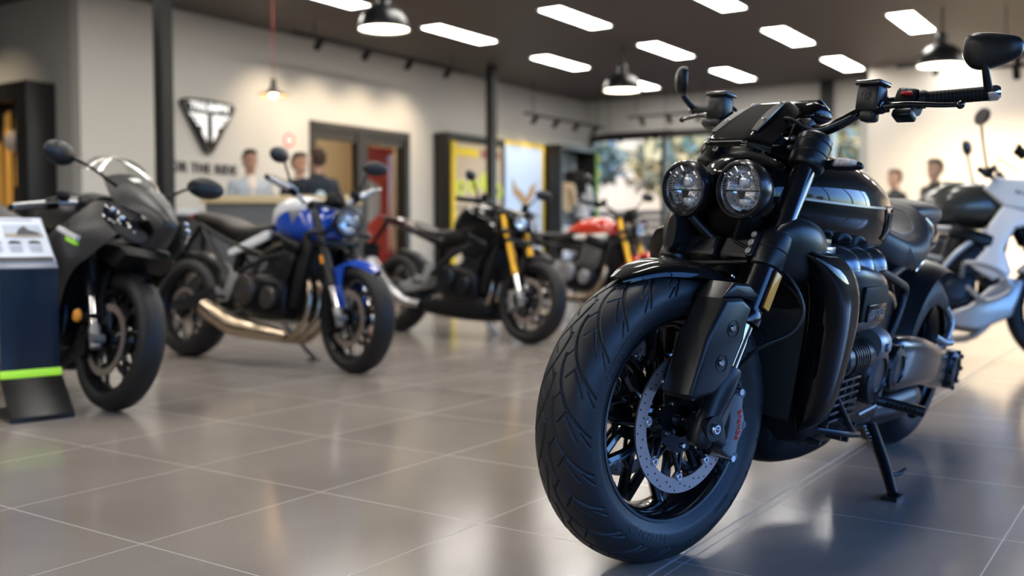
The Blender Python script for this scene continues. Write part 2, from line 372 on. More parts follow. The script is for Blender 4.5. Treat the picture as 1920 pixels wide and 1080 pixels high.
track(13.3, 8.75, 15.9, 8.75, 2.72, 4, 'dark track rail with spots on the left wall beyond the second post', face=(0, 1), power=15)
track(15.2, 7.9, 15.2, 6.4, 2.78, 3, 'dark track rail with spots hanging before the back windows, left one', face=(1, 0))
track(16.1, 8.9, 16.1, 7.5, 2.62, 2, 'short dark rail hanging in the back corner before the windows', face=(1, 0))
track(13.6, 3.2, 13.6, -1.5, 2.95, 5, 'dark track rail across the warm lit wall, upper one', face=(1, 0), power=260)
track(12.2, 1.9, 12.2, .2, 2.62, 3, 'dark track rail before the warm lit wall, lower one', face=(1, 0), power=150)
track(8.2, 8.55, 11.5, 8.55, 3.1, 4, 'dark track rail above the glass double door', face=(0, 1), power=45)
track(5.0, 12.2, 5.0, 10.5, 3.1, 3, 'dark track rail lighting the black cabinet at far left', face=(1, 0), power=25)

def thin_glass(name, ior=1.45, tint=(1, 1, 1), rough=.0):
    m = bpy.data.materials.new(name); m.use_nodes = True; n = m.node_tree; n.nodes.clear()
    o = n.nodes.new('ShaderNodeOutputMaterial'); mx = n.nodes.new('ShaderNodeMixShader'); t = n.nodes.new('ShaderNodeBsdfTransparent'); gl = n.nodes.new('ShaderNodeBsdfGlossy'); fr = n.nodes.new('ShaderNodeFresnel')
    fr.inputs[0].default_value = ior; ge = n.nodes.new('ShaderNodeNewGeometry'); ml = n.nodes.new('ShaderNodeMath'); ml.operation = 'MULTIPLY_ADD'; ml.inputs[1].default_value = -1; ml.inputs[2].default_value = 1; m2 = n.nodes.new('ShaderNodeMath'); m2.operation = 'MULTIPLY'; n.links.new(ge.outputs['Backfacing'], ml.inputs[0]); n.links.new(fr.outputs[0], m2.inputs[0]); n.links.new(ml.outputs[0], m2.inputs[1]); t.inputs[0].default_value = (*tint, 1); gl.inputs['Roughness'].default_value = rough
    n.links.new(m2.outputs[0], mx.inputs[0]); n.links.new(t.outputs[0], mx.inputs[1]); n.links.new(gl.outputs[0], mx.inputs[2]); n.links.new(mx.outputs[0], o.inputs[0]); MATS[name] = m; return m
PANE = thin_glass('thin_window_glass', 1.35); LENS = thin_glass('lamp_lens', 1.5); SCREEN = thin_glass('clear_screen', 1.5, (.93, .94, .93))
for o in bpy.data.objects:
    if o.name.startswith('glass_pane'): o.data.materials[0] = PANE

# ------------------------------------------------------------------ outside
gm = mat('asphalt', (.045, .045, .045), .8, bump=.3, scale=8)
for i, (x0, x1, y0, y1) in enumerate(((UB+.2, 60, -40, 40), (-30, UB+.2, -60, VR-.2))):
    tag(G().box(((x0+x1)/2, (y0+y1)/2, -.12), (x1-x0, y1-y0, .1)).build('ground', gm), kind='structure').matrix_world = RM
fence = thing('timber_fence', 'brown slatted fence outside, seen through the back window', 'fence', RM)
g = G()
for i in range(8): g.box((21.5, 12.5, .16+i*.17), (.04, 14, .13))
g.build('slat_panel', mat('brown_slats', (.24, .13, .07), .7, bump=.3), fence)
for k in range(6):
    G().box((21.56, 6.5+k*2.4, .7), (.08, .08, 1.45)).build('fence_post', mat('brown_slats', (.1, .06, .04)), fence)
LEAF = mat('tree_leaves', (.42, .34, .15), .6); BARK = mat('tree_bark', (.07, .05, .035), .9)
def tree(u, v, h, r, lab, n=1500):
    t = thing('tree', lab, 'tree', RM @ T3(u, v, -.07))
    G().tube([(0, 0, 0), (.05, .02, h*.35), (0, 0, h*.7)], [.16, .12, .05], 10).build('trunk', BARK, t)
    V = []; F = []
    c = rng.normal(size=(n, 3)); c /= np.linalg.norm(c, axis=1)[:, None]; c *= (rng.random((n, 1))**.4)*r*(.8+.4*rng.random((n, 1))); c[:, 2] = c[:, 2]*.75+h*.68
    for i, p in enumerate(c):
        a = rng.normal(size=3)*.15*r/1.5; b = rng.normal(size=3)*.15*r/1.5; V += [p, p+a, p+a+b, p+b]; F.append((4*i, 4*i+1, 4*i+2, 4*i+3))
    G().add(V, F).build('foliage', LEAF, t, recalc=False)
tree(24.5, 14.8, 4.4, 1.5, 'leafy tree beyond the fence in the left back window pane')
tree(25.6, 11.1, 4.2, 1.35, 'leafy tree beyond the fence in the middle of the back window')
tree(26.6, 7.5, 4.6, 1.3, 'leafy tree beyond the fence near the bright window strip')
tree(28.6, 13.4, 4.6, 1.3, 'leafy tree farther back beyond the fence, between the two left trees')
bd = thing('neighbouring_building', 'cream walled building outside behind the trees and fence', 'building', RM @ T3(33, 13, -.07))
G().box((0, 0, 3.2), (4, 24, 6.4)).build('building_wall', mat('cream_render', (.56, .43, .27), .8, bump=.3, scale=3), bd)
for k in range(5): G().box((-2.01, -9+k*4.5, 3.6), (.05, 1.8, 1.4)).build('building_window', mat('far_window', (.10, .12, .14), .2), bd)
G().box((0, 0, 6.5), (4.4, 24.4, .25)).build('building_roof', mat('roof_edge', (.2, .18, .16), .7), bd)
for k, (u, v, h, r) in enumerate(((-4, -34, 7, 3), (2, -30, 5, 2.4), (7, -36, 8, 3.4), (13, -31, 5, 2.5), (-12, -30, 6, 3))):
    tree(u, v, h, r, 'street tree outside the side glazing, the %s counted from the front of the shop' % ('first', 'second', 'third', 'fourth', 'fifth')[k], 500)

# ------------------------------------------------------------------ logo and lettering on the left wall
WL = RM @ T3(0, VL, 0) @ RX(90)       # x -> u, y -> z, z -> out of the wall into the room
def wl(g): return g
sgn = thing('wall_emblem', 'black inverted triangle emblem with white winged letter on the left wall', 'sign', RM @ T3(7.70, VL, 2.01))
def tri(s, dz=0): 
    pts = [(-.37, .30), (-.30, .318), (0, .326), (.30, .318), (.37, .30), (.385, .25), (.06, -.27), (0, -.30), (-.06, -.27), (-.385, .25)]
    return [(x*s, z*s+dz) for x, z in pts]
G().plate(tri(1), -.06, 0, .004).build('emblem_back', GLOSS, sgn)
WS = mat('white_sign', (.9, .9, .9), .4, emit=.5, ecol=(1, 1, 1))
g = G(); A = tri(.93, .0); B_ = tri(.90, .0); n_ = len(A); V = [(x, -.062, z) for x, z in A]+[(x, -.062, z) for x, z in B_]
g.add(V, [(i, (i+1) % n_, (i+1) % n_+n_, i+n_) for i in range(n_)]).build('emblem_border', mat('grey_sign', (.25, .25, .25), .4), sgn)
g = G(); g.text('TRIUMPH', .118, lambda x, y, z: (x*1.12, -.064-z, y+.236), .003, bold=.004); g.build('emblem_word', WS, sgn)
g = G()
for s_ in (-1, 1):
    P = [(.045, .14), (.045, -.16), (.10, -.08), (.10, .085), (.145, .085), (.155, .075), (.20, .075), (.135, .055), (.18, .035), (.13, .02), (.15, .0), (.115, -.02), (.115, .11), (.26, .115), (.285, .155), (.045, .155)]
    P = [(.042, .155), (.042, -.15), (.105, -.06), (.105, .02), (.165, .02), (.19, .05), (.13, .055), (.13, .068), (.21, .07), (.235, .10), (.13, .103), (.13, .115), (.26, .12), (.285, .155)]
    g.plate([(s_*x, z) for x, z in P], -.068, -.06)
g.build('winged_letter', WS, sgn)
let = G(); let.text('FOR THE RIDE', .155, lambda x, y, z: (x*.92, -.012-z, y), .008, bold=.003, sp=1.12)
let = let.build('wall_lettering', mat('dark_letters', (.03, .03, .032), .5)); let.matrix_world = RM @ T3(7.63, VL, 1.545)
tag(let, 'dark capital lettering FOR THE RIDE on the wall under the emblem', 'lettering')
sg = thing('wall_notice', 'small round red and white notice on the wall left of the double door', 'notice', RM @ T3(8.98, VL, 1.98))
G().lathe([(.10, 0), (.10, -.01), (.001, -.011)], 24).build('notice_plate', WHITEP, sg)
G().lathe([(.09, -.012), (.09, -.013), (.06, -.013), (.06, -.012)], 24, closed=True).build('red_ring', REDL, sg)

# ------------------------------------------------------------------ posters and cabinets along the left wall
def cabinet(u0, u1, z1, dp, label, frame, cat='display cabinet', name='display_cabinet'):
    t = thing(name, label, cat, RM @ T3((u0+u1)/2, VL-.01, 0)); w_ = (u1-u0)/2
    g = G(); 
    for a in (-1, 1): g.box((a*(w_-.03), -dp/2, z1/2), (.06, dp, z1), .004)
    g.box((0, -dp/2, z1-.04), (2*w_-.12, dp, .08)); g.box((0, -dp/2, .06), (2*w_-.12, dp, .12)); g.box((0, -.01, z1/2), (2*w_-.12, .02, z1-.2))
    g.build('cabinet_frame', frame, t); return t, w_
BLK = mat('cabinet_black', (.014, .013, .012), .4)
YEL = mat('yellow_strip', (.85, .62, .01), .5); PALE = mat('poster_cream', (.62, .50, .36), .6); LYEL = mat('poster_lime', (.75, .85, .06), .5)
t, w_ = cabinet(11.90, 13.40, 2.33, .28, 'black framed yellow and cream poster cabinet left of the second post', BLK)
G().box((-w_+.10, -.30, 1.15), (.09, .03, 2.1)).build('yellow_strip', YEL, t)
G().box((.06, -.25, 1.15), (2*w_-.3, .02, 2.1)).build('poster_panel', PALE, t)
g = G(); g.box((-.28, -.266, 2.06), (.62, .01, .13)); g.build('yellow_header', YEL, t)
g = G(); g.box((.36, -.266, 2.06), (.5, .01, .13)); g.build('red_header', mat('poster_rose', (.35, .12, .10), .5), t)
g = G()
for a, z, r in ((-.42, 1.52, .12), (-.1, 1.56, .13), (.26, 1.62, .17), (.55, 1.5, .12)): g.lathe([(r, -.262), (r, -.27), (.001, -.271)], 24, c=(a, 0, z))
g.build('lime_rosette', LYEL, t)
g = G()
for a, z in ((-.42, 1.52), (-.1, 1.56), (.26, 1.62), (.55, 1.5)): g.box((a, -.275, z), (.07, .008, .12))
for r in range(4):
    for c_ in range(6): g.box((-.5+c_*.2, -.265, 1.2-r*.16), (.15, .006, .05+.02*((r+c_) % 2)))
g.build('printed_blocks', mat('poster_ink', (.30, .22, .15), .6), t)
t, w_ = cabinet(13.58, 14.86, 2.36, .10, 'pale blue sky poster of a leaping figure between the second post and glass cabinet', YEL, 'poster', 'wall_poster')
SKYP = mat('poster_sky_glow', (.45, .58, .80), .5, emit=.12, ecol=(.6, .75, 1))  # printed sheet brightened by a slight emission, not a lamp
G().box((0, -.09, 1.2), (2*w_-.14, .02, 2.2)).build('poster_panel', SKYP, t)
g = G(); g.plate([(-.35, 1.75), (-.25, 1.6), (-.05, 1.52), (.02, 1.42), (.12, 1.5), (.2, 1.62), (.36, 1.7), (.3, 1.5), (.16, 1.38), (.1, 1.2), (-.02, 1.08), (-.1, 1.1), (-.02, 1.3), (-.14, 1.38), (-.33, 1.5)], -.112, -.102)
g.build('leaping_figure', mat('poster_tan', (.42, .25, .10), .6), t)
g = G(); g.plate([(-.5, .4), (-.2, .9), (0, .75), (.3, 1.0), (.5, .6), (.5, .2), (-.5, .2)], -.108, -.101); g.build('printed_hill', mat('poster_white', (.8, .82, .85), .6), t)
t, w_ = cabinet(14.90, 16.15, 2.38, .42, 'dark framed clothing display with garments on rails near the back corner', BLK)
G().box((w_-.0, -.43, 1.2), (.05, .03, 2.2)).build('lime_edge', mat('lime_edge', (.25, .5, .02), .5), t)
G().box((0, -.03, 1.2), (2*w_-.14, .015, 2.2)).build('back_panel', mat('display_grey', (.28, .30, .31), .4), t)
def garment(u, v, z, h, wd, m, lab):
    t = thing('hanging_jacket', lab, 'jacket', RM @ T3(u, v, z))
    G().hull([(h*.02, .06, -.06, wd*.30), (0, .10, -.10, wd*.36), (-h*.08, .13, -.12, wd*.5), (-h*.5, .14, -.13, wd*.42), (-h, .14, -.14, wd*.44)], 20, 20, 2.6, axis='z').build('jacket_body', m, t)
    for s in (-1, 1): G().tube([(0, s*wd*.42, -h*.07), (0, s*wd*.58, -h*.4), (.03, s*wd*.58, -h*.8)], [.07, .06, .05]).build('sleeve', m, t)
    G().tube([(0, 0, h*.08), (0, 0, h*.15), (.03, 0, h*.2), (.03, 0, h*.24)], .006, 6).build('hanger_hook', STEEL, t)
garment(15.25, 9.2, 1.72, .5, .34, mat('beige_cloth', (.55, .42, .28), .8), 'beige jacket hanging in the clothing display')
garment(15.62, 9.2, 1.95, .5, .32, mat('black_cloth', (.012, .012, .014), .8), 'black jacket hanging high in the clothing display')
garment(15.9, 9.2, 1.72, .6, .3, mat('pale_cloth', (.6, .62, .64), .8), 'pale grey jacket hanging at right in the clothing display')
garment(15.2, 9.2, .95, .55, .34, mat('white_cloth', (.7, .72, .75), .8), 'white jacket hanging low in the clothing display')
# black cabinet on the recess wall
t = thing('display_cabinet', 'tall black cabinet with a gold lit picture on the far left wall', 'display cabinet', RM @ T3(6.10, 11.1, 0) @ RZ(-90))
g = G(); g.box((0, -.02, 1.18), (2.4, .04, 2.36))
for a in (-1, 1): g.box((a*1.1, -.16, 1.18), (.22, .32, 2.36), .005)
g.box((0, -.16, 2.27), (2.0, .32, .18)); g.box((0, -.16, .25), (2.0, .32, .5)); g.build('cabinet_frame', BLK, t)
G().box((0, -.06, 1.3), (2.0, .03, 1.7)).build('picture_panel', mat('gold_print_dark', (.03, .018, .008), .4), t)
GP = mat('gold_print', (.75, .38, .08), .5, emit=.12, ecol=(.9, .45, .08))
g = G()
for x0, x1, z0, z1 in ((.55, .62, 1.3, 2.1), (.66, .86, 1.55, 1.75), (.34, .5, 1.0, 2.12), (.2, .3, .8, 1.8), (.72, .78, .7, 1.45), (-.3, .1, 1.1, 2.0), (.58, .9, .62, .8), (-.9, -.5, .7, 1.9), (.8, .9, 1.9, 2.1)):
    g.plate([(x0, z0), (x1, z0+.03), (x1-.02, z1), (x0+.03, z1-.04)], -.085, -.078)
g.build('gold_figure', GP, t)
G().ball((.62, -.12, 1.78), (.10, .10, .12)).build('helmet', mat('pinkish_helmet', (.6, .5, .45), .3, coat=1), t)

# ------------------------------------------------------------------ reception desk
def uvw(u, v, z=0): return RM @ T3(u, v, z)
t = thing('reception_desk', 'reception desk with pale wood top and dark grey panels, three people at it', 'desk', T3(-2.16, 9.50, 0) @ RZ(2))
G().box((0, 0, .53), (1.34, .48, 1.06), .006).build('desk_panel', mat('desk_grey', (.085, .09, .10), .5, vary=.05), t)
G().box((0, -.0, 1.098), (1.42, .54, .075), .006).build('desk_top', mat('pale_wood', (.55, .44, .26), .45, vary=.1, scale=6), t)
G().box((0, 0, .03), (1.3, .48, .06)).build('plinth_base', MATTE, t)
t = thing('black_plinth', 'plain black display cube at the left end of the reception desk', 'plinth', T3(-3.01, 9.30, 0))
G().box((0, 0, .46), (.34, .34, .92), .004).build('plinth_body', BLK, t)
G().box((0, 0, .935), (.36, .36, .03), .004).build('plinth_top', BLK, t)
t = thing('paper_tray', 'small white leaflet tray on the black display cube', 'tray', T3(-3.01, 9.30, .95))
G().box((0, 0, .012), (.24, .2, .024), .004).build('tray', WHITEP, t); G().box((0, .08, .04), (.2, .02, .06), .004).build('leaflet_stack', WHITEP, t)

# ------------------------------------------------------------------ people
def union(name, g, m, parent, vox):
    o = g.build(name, m, parent); r = o.modifiers.new('blend', 'REMESH'); r.mode = 'VOXEL'; r.voxel_size = vox; r.use_smooth_shade = True
    s = o.modifiers.new('smooth', 'SMOOTH'); s.factor = .5; s.iterations = 4; return o
def person(x, y, face, sc, label, skin_c, hair_c, top, top2=None, legs=(.02, .02, .025), pose='down', hair='short', mats=()):
    """stands at (x, y) facing the world direction face (degrees)"""
    t = thing('person', label, 'person', T3(x, y, 0) @ RZ(face) @ Matrix.Scale(sc, 4))
    SK = mat('skin_%s' % str(skin_c), skin_c, .5); HR = mat('hair_%s' % str(hair_c), hair_c, .8); TP = mat('cloth_%s' % str(top), top, .8, bump=.3, scale=60); LG = mat('trousers_%s' % str(legs), legs, .8)
    arm = {'down': ((-.02, .245, 1.15), (.06, .25, .92), (.09, .245, .845)), 'desk': ((.02, .25, 1.15), (.25, .17, 1.13), (.33, .13, 1.15)), 'fold': ((.04, .25, 1.15), (.22, .11, 1.12), (.29, .05, 1.15)), 'phone': ((.12, .25, 1.22), (.26, .16, 1.38), (.25, .11, 1.44))}
    ps = pose if isinstance(pose, tuple) else (pose, pose)
    def torso(g, o=0, z0=.88):
        g.hull([(z0, .095+o, -.11-o, .155+o), (1.0, .10+o, -.11-o, .158+o), (1.1, .10+o, -.10-o, .148+o), (1.24, .115+o, -.105-o, .168+o), (1.35, .108+o, -.115-o, .185+o), (1.41, .080+o, -.105-o, .178+o*.8), (1.45, .050+o, -.085-o, .125+o*.6), (1.485, .035+o*.6, -.068-o*.6, .062+o*.4)], 36, 40, 2.5, axis='z')
    b = G(); torso(b); b.tube([(-.02, 0, 1.42), (-.008, 0, 1.52), (.0, 0, 1.60)], [.066, .054, .056], 20, 10)
    b.hull([(1.548, .060, .015, .020), (1.560, .080, -.01, .038), (1.585, .089, -.045, .054), (1.62, .090, -.072, .064), (1.66, .087, -.088, .072), (1.70, .090, -.095, .0755), (1.735, .084, -.090, .071), (1.765, .058, -.068, .052), (1.778, .02, -.03, .02)], 32, 40, 2.15, axis='z')
    b.hull([(1.688, .094, .07, .006), (1.662, .103, .07, .008), (1.640, .116, .07, .012), (1.628, .113, .07, .017), (1.620, .095, .07, .012)][::-1], 14, 14, 2, axis='z')
    j = G(); torso(j, .016, .84); tr = G(); tr.hull([(.82, .10, -.12, .165), (.90, .112, -.125, .172), (.98, .112, -.122, .172)], 32, 12, 2.5, axis='z')
    for s, po in ((1, ps[0]), (-1, ps[1])):
        el, wr, hn = [Vector((a, s*b_, c)) for a, b_, c in arm[po]]; sh = Vector((-.01, s*.178, 1.395))
        b.tube([sh, el, wr], [.060, .052, .046, .044, .038, .028], 20, 14); b.ball(tuple(sh), .062, 16, 10)
        d = (hn-wr).normalized(); flat = abs(d.z) < .7; sd = Vector((0, 0, 1)).cross(d).normalized() if flat else Vector((1, 0, 0)); dn = Vector((0, 0, -1)) if flat else Vector((0, -s, 0))
        for o_ in (-.020, 0, .020): b.tube([wr, hn+sd*o_+d*.03], [.022, .016], 12, 5)
        for i, (o_, ln) in enumerate(((-.030, .062), (-.010, .074), (.010, .069), (.029, .054))):
            a = hn+d*.022+sd*o_; e1 = a+d*ln*.5+dn*.008; e2 = e1+d*ln*.36+dn*.026; b.tube([a, e1, e2], [.0098, .009, .0078], 10, 9)
        a = hn-d*.02+sd*.024*(-s); b.tube([a, a+d*.03+sd*.026*(-s), a+d*.055+sd*.030*(-s)+dn*.006], [.014, .011, .009], 10, 8)
        hp, kn, an = (0, s*.092, .88), (.02, s*.10, .50), (-.02, s*.105, .09)
        b.tube([hp, kn, an], [.085, .076, .058, .055, .05, .038], 20, 16); b.tube([(-.04, s*.105, .05), (.05, s*.11, .045), (.14, s*.12, .03)], [.035, .035, .022], 12, 8)
        j.ball(tuple(sh), .070, 20, 12); j.tube([sh, el, el.lerp(wr, .93)], [.070, .066, .061, .059, .053, .044], 22, 14)
        tr.tube([(0, s*.088, .92), (.02, s*.10, .50), (-.02, s*.105, .06)], [.098, .092, .078, .072, .068, .066], 22, 16)
        g = G(); g.hull([(-.09, .08, .0, .035), (-.04, .10, 0, .042), (.05, .08, 0, .045), (.13, .055, 0, .046), (.175, .035, .0, .03)], 16, 16)
        V = g.V[0]; V[:, 1] += s*.112; g.build('shoe', MATTE, t)
    union('body', b, SK, t, .0065); union('jacket', j, TP, t, .011); union('trousers', tr, LG, t, .012)
    if top2:
        T2 = mat('cloth_%s' % str(top2), top2, .8); rows = []
        for z, xf, hw in ((1.475, .066, .040), (1.43, .098, .050), (1.38, .121, .046), (1.28, .134, .040), (1.15, .128, .034), (1.02, .122, .026)): rows.append([(xf-.004*abs(q)*2, q*hw, z) for q in (-1, -.4, .4, 1)])
        G().patch(rows, 20, 8, .010).build('shirt_front', T2, t)
        G().lathe([(.070, 1.462), (.060, 1.505), (.056, 1.505), (.066, 1.462)], 24, 'z', c=(-.012, 0, 0), closed=True).build('collar', T2, t)
    else: G().lathe([(.078, 1.455), (.066, 1.505), (.060, 1.505), (.070, 1.455)], 24, 'z', c=(-.012, 0, 0), closed=True).build('collar', TP, t)
    for s in (-1, 1):
        G().ball((.0805, s*.031, 1.668), (.008, .014, .008), 12, 8).build('eye', mat('eye_dark', (.03, .02, .015), .2), t)
        G().ball((-.008, s*.078, 1.655), (.020, .009, .031), 12, 8).build('ear', SK, t)
        G().tube([(.090, s*.014, 1.686), (.088, s*.032, 1.691), (.076, s*.050, 1.685)], .0038, 6).build('eyebrow', HR, t)
    G().tube([(.082, -.022, 1.594), (.0905, 0, 1.593), (.082, .022, 1.594)], .0048, 8).build('mouth', mat('lips', (.35, .13, .10), .5), t)
    h = G(); h.hull([(1.595, -.045, -.080, .050), (1.63, -.025, -.092, .073), (1.67, -.012, -.102, .081), (1.705, .0, -.107, .084), (1.725, .045, -.106, .083), (1.742, .094, -.103, .080), (1.765, .094, -.092, .072), (1.788, .070, -.070, .054), (1.798, .03, -.03, .02)], 28, 36, 2.2, axis='z')
    h.build('hair', HR, t, angle=60)
    return t
person(-2.76, 10.62, -62, .935, 'man in a light grey blazer standing behind the left end of the reception desk', (.48, .27, .19), (.02, .014, .01), (.42, .47, .52), (.72, .62, .56), (.03, .03, .04), 'down')
person(-2.36, 11.2, -40, .945, 'man in a black jacket over a pale shirt, between the other two at the desk', (.50, .29, .2), (.012, .009, .007), (.008, .008, .009), (.6, .55, .5), pose=('down', 'desk'))
p3 = person(-2.02, 10.45, 125, .935, 'man with brown hair in a navy jacket, back turned, right end of the desk', (.42, .24, .17), (.05, .025, .015), (.012, .017, .030), pose=('fold', 'down'))
G().lathe([(.050, -.118), (.050, -.128), (.001, -.129)], 20, 'x', c=(-.0, .02, 1.27)).build('back_print', mat('pale_print', (.5, .65, .75), .5), p3)
person(4.93, 11.75, 195, .93, 'dark haired man in a dark olive jacket before the warm lit wall', (.45, .28, .2), (.02, .015, .012), (.016, .016, .015), pose='down')
person(5.13, 13.5, 190, .93, 'man with brown hair farther back, half hidden behind the big black tank', (.5, .3, .22), (.05, .03, .02), (.02, .022, .028), pose='down')

# ------------------------------------------------------------------ information stand
t = thing('information_stand', 'dark display stand with a lime stripe and tilted specification sheet at left', 'information stand', T3(-2.0, 4.14, 0) @ RZ(42))
STAND_TINT = mat('stand_sky_tint', (.010, .020, .038), .22, coat=.3, vary=.04)  # blue tint of the sky's reflection mixed into the dark panel colour
W_ = .114
G().plate([(0, .17), (.012, .17), (.012, .615), (0, .615)], -W_, W_, .002).build('stand_panel', STAND_TINT, t).matrix_local = RZ(-90)
g = G(M=RZ(-90)); g.plate([(.0, .17), (.012, .17), (.165, .022), (.165, .0), (-.22, .0), (-.22, .012), (.15, .012)], -W_-.008, W_+.008, .002); g.build('stand_foot', mat('stand_black', (.010, .010, .010), .28), t)
G().box((0, -.014, .178), (2*W_+.012, .012, .032), .003).build('lime_stripe', mat('lime_glow', (.50, .95, .06), .4, emit=.25, ecol=(.5, 1, .06)), t)  # stripe is given a faint glow although it is no lamp
MP = T3(-.055, -.01, .665) @ RX(-38)                  # the tilted sheet: local z up the slope
MP = T3(-.03, -.02, .612) @ RX(-46)
g = G(M=MP); g.box((0, 0, .15), (.29, .008, .30), .002); g.build('sheet_holder', mat('holder_grey', (.28, .29, .33), .3), t)
pn = G(M=MP); pn.box((0, -.006, .165), (.28, .003, .265)); pn = pn.build('specification_sheet', mat('paper_white', (.74, .78, .86), .4, coat=.4), t)
g = G(M=MP); g.box((.05, -.0085, .215), (.15, .001, .075)); g.build('bike_photo', mat('photo_sky', (.45, .52, .60), .4), pn)
g = G(M=MP); g.box((.05, -.0095, .188), (.15, .001, .02)); g.build('photo_sand', mat('photo_sand', (.4, .33, .24), .4), pn)
g = G(M=MP); g.plate([(.02, .19), (.035, .225), (.06, .245), (.075, .22), (.11, .205), (.115, .19)], -.0105, -.0095)
for k in range(3):
    x = -.075+k*.078; g.plate([(x-.025, .138), (x-.02, .152), (x, .157), (x+.022, .15), (x+.027, .138)], -.0095, -.008)
g.build('printed_bike', mat('print_dark', (.05, .05, .06), .5), pn)
g = G(M=MP); 
for k in range(8): g.box((-.11+.0, -.0085, .255-k*.011), (.07-.01*(k % 3), .001, .004))
for k in range(3):
    for j in range(4): g.box((-.075+k*.078, -.0085, .122-j*.010), (.055-.01*(j % 2), .001, .0035))
g.box((.0, -.0085, .283), (.2, .001, .007)); g.build('printed_lines', mat('print_grey', (.3, .32, .36), .5), pn)
g = G(M=MP); g.box((0, -.0085, .046), (.27, .001, .026)); g.build('black_footer', mat('print_black', (.01, .01, .012), .4), pn)

# ------------------------------------------------------------------ motorcycles: shared pieces
class Bike:
    def __init__(s, label, rear, phi, lean, steer, WB, rake, trail, RF, RR, cat='motorcycle', name='motorcycle'):
        s.WB, s.RF, s.RR = WB, RF, RR
        s.root = thing(name, label, cat); s.root.location = (rear[0], rear[1], 0); s.root.rotation_euler = (-math.radians(lean), 0, phi)
        rk = math.radians(rake); S = Vector((-math.sin(rk), 0, math.cos(rk))); P = Vector((math.cos(rk), 0, math.sin(rk)))
        AX = Vector((WB, 0, RF)); A0 = AX-P*(RF*math.sin(rk)-trail*math.cos(rk))
        st = Matrix.Translation(A0) @ Matrix.Rotation(math.radians(steer), 4, S) @ Matrix.Translation(-A0)
        B = Matrix.Identity(4)
        for i in range(3): B[i][0] = P[i]; B[i][1] = (0, 1, 0)[i]; B[i][2] = S[i]; B[i][3] = AX[i]
        s.F = st @ B                     # (forward, left, up the fork) from the front axle -> bike space
        s.ST = st; s.rk = rake
        bpy.context.view_layer.update(); s.W = Matrix.Translation((rear[0], rear[1], 0)) @ Matrix.Rotation(phi, 4, 'Z') @ Matrix.Rotation(-math.radians(lean), 4, 'X')
        s.inv = s.W.inverted()
    def loc(s, x, y, z): return s.inv @ Vector((x, y, z))          # world point -> bike space
    def f(s): return G(M=s.F)
def tyre_profile(R, W, rim):
    h = W/2
    P = [(0, R), (.26*h, R-.012*h*2), (.5*h, R-.09*h), (.70*h, R-.205*h), (.86*h, R-.37*h), (.965*h, R-.56*h), (h, R-.74*h), (.98*h, R-1.0*h), (.88*h, rim+.32*h*.9), (.74*h, rim+.10*h), (.62*h, rim-.002)]
    return cr(np.array(P), 28)
def plain_tyre(g, R, W, rim, n=72):
    P = tyre_profile(R, W, rim); L = [(r, y) for y, r in P]; g.lathe(L[::-1]+[(r, -y) for r, y in L[1:]], n, closed=False); return g
def disc(g, y, ro, ri, n=64, t=.005):
    return g.lathe([(ro, y-t/2), (ro, y+t/2), (ri, y+t/2), (ri, y-t/2)], n, closed=True)
def wheel(b, M, R, W, rim, name, spokes, mrim, discs, mspoke=None, hubw=.06, plain=True, tyre=None, hubr=.04, style='Y', dmat=None):
    g = G(M=M); hw = W*.36
    g.lathe([(rim+.004, hw), (rim+.011, hw+.003), (rim+.011, hw+.0065), (rim+.005, hw+.0065), (rim-.003, hw-.003), (rim-.014, hw*.55), (rim-.018, 0), (rim-.014, -hw*.55), (rim-.003, -hw+.003), (rim+.005, -hw-.0065), (rim+.011, -hw-.0065), (rim+.011, -hw-.003), (rim+.004, -hw), (rim-.008, -hw*.7), (rim-.010, 0), (rim-.008, hw*.7)], 96, closed=True)
    g.lathe([(hubr, -hubw), (hubr, hubw), (.001, hubw)], 28); g.lathe([(hubr*1.3, -.02), (hubr*1.3, .02), (hubr, .03), (hubr, -.03)], 28, closed=True)
    for k in range(spokes):
        a = 2*math.pi*k/spokes
        def pt(r, da, y=0): return (r*math.cos(a+da), y, r*math.sin(a+da))
        d = math.pi/spokes
        if style == 'truss':
            for s_ in (-1, 1):
                g.tube([pt(hubr*.9, s_*.10, s_*.012), pt(rim*.5, s_*d*.30, s_*.006), pt(rim-.014, s_*d*.92)], [.013, .0105, .014], 8, 7)
            g.tube([pt(rim*.66, -d*.50), pt(rim*.62, 0), pt(rim*.66, d*.50)], .0055, 8, 6)
        elif style == 'Y':
            g.tube([pt(hubr*.9, 0), pt(rim*.55, 0)], [.016, .011], 8, 4)
            for s_ in (-1, 1): g.tube([pt(rim*.52, 0), pt(rim*.75, s_*d*.28), pt(rim-.012, s_*d*.5)], [.011, .009, .011], 8, 6)
        else:
            for s_ in (-1, 1): g.tube([pt(hubr, s_*.5, s_*.03), pt(rim-.01, s_*.1)], .0022, 5, 2)
    w_ = g.build(name, mrim, b.root, angle=40)
    if plain: plain_tyre(G(M=M), R, W, rim).build('tyre', RUBB, w_, recalc=False)
    for y, ro in discs:
        g = G(M=M); disc(g, y, ro, ro*.80)
        d_ = g.build('brake_disc', dmat or DISC, w_)
        g = G(M=M)
        for k in range(7):
            a = 2*math.pi*k/7; c, s_ = math.cos(a), math.sin(a)
            g.tube([(hubr*c, y*.9, hubr*s_), (ro*.80*math.cos(a+.25), y, ro*.80*math.sin(a+.25))], .007, 6, 2)
        g.lathe([(hubr*1.35, y*.9-.004), (hubr*1.35, y*.9+.004), (hubr*.8, y*.9+.004), (hubr*.8, y*.9-.004)], 24, closed=True)
        g.build('disc_carrier', DARKM, w_)
    return w_
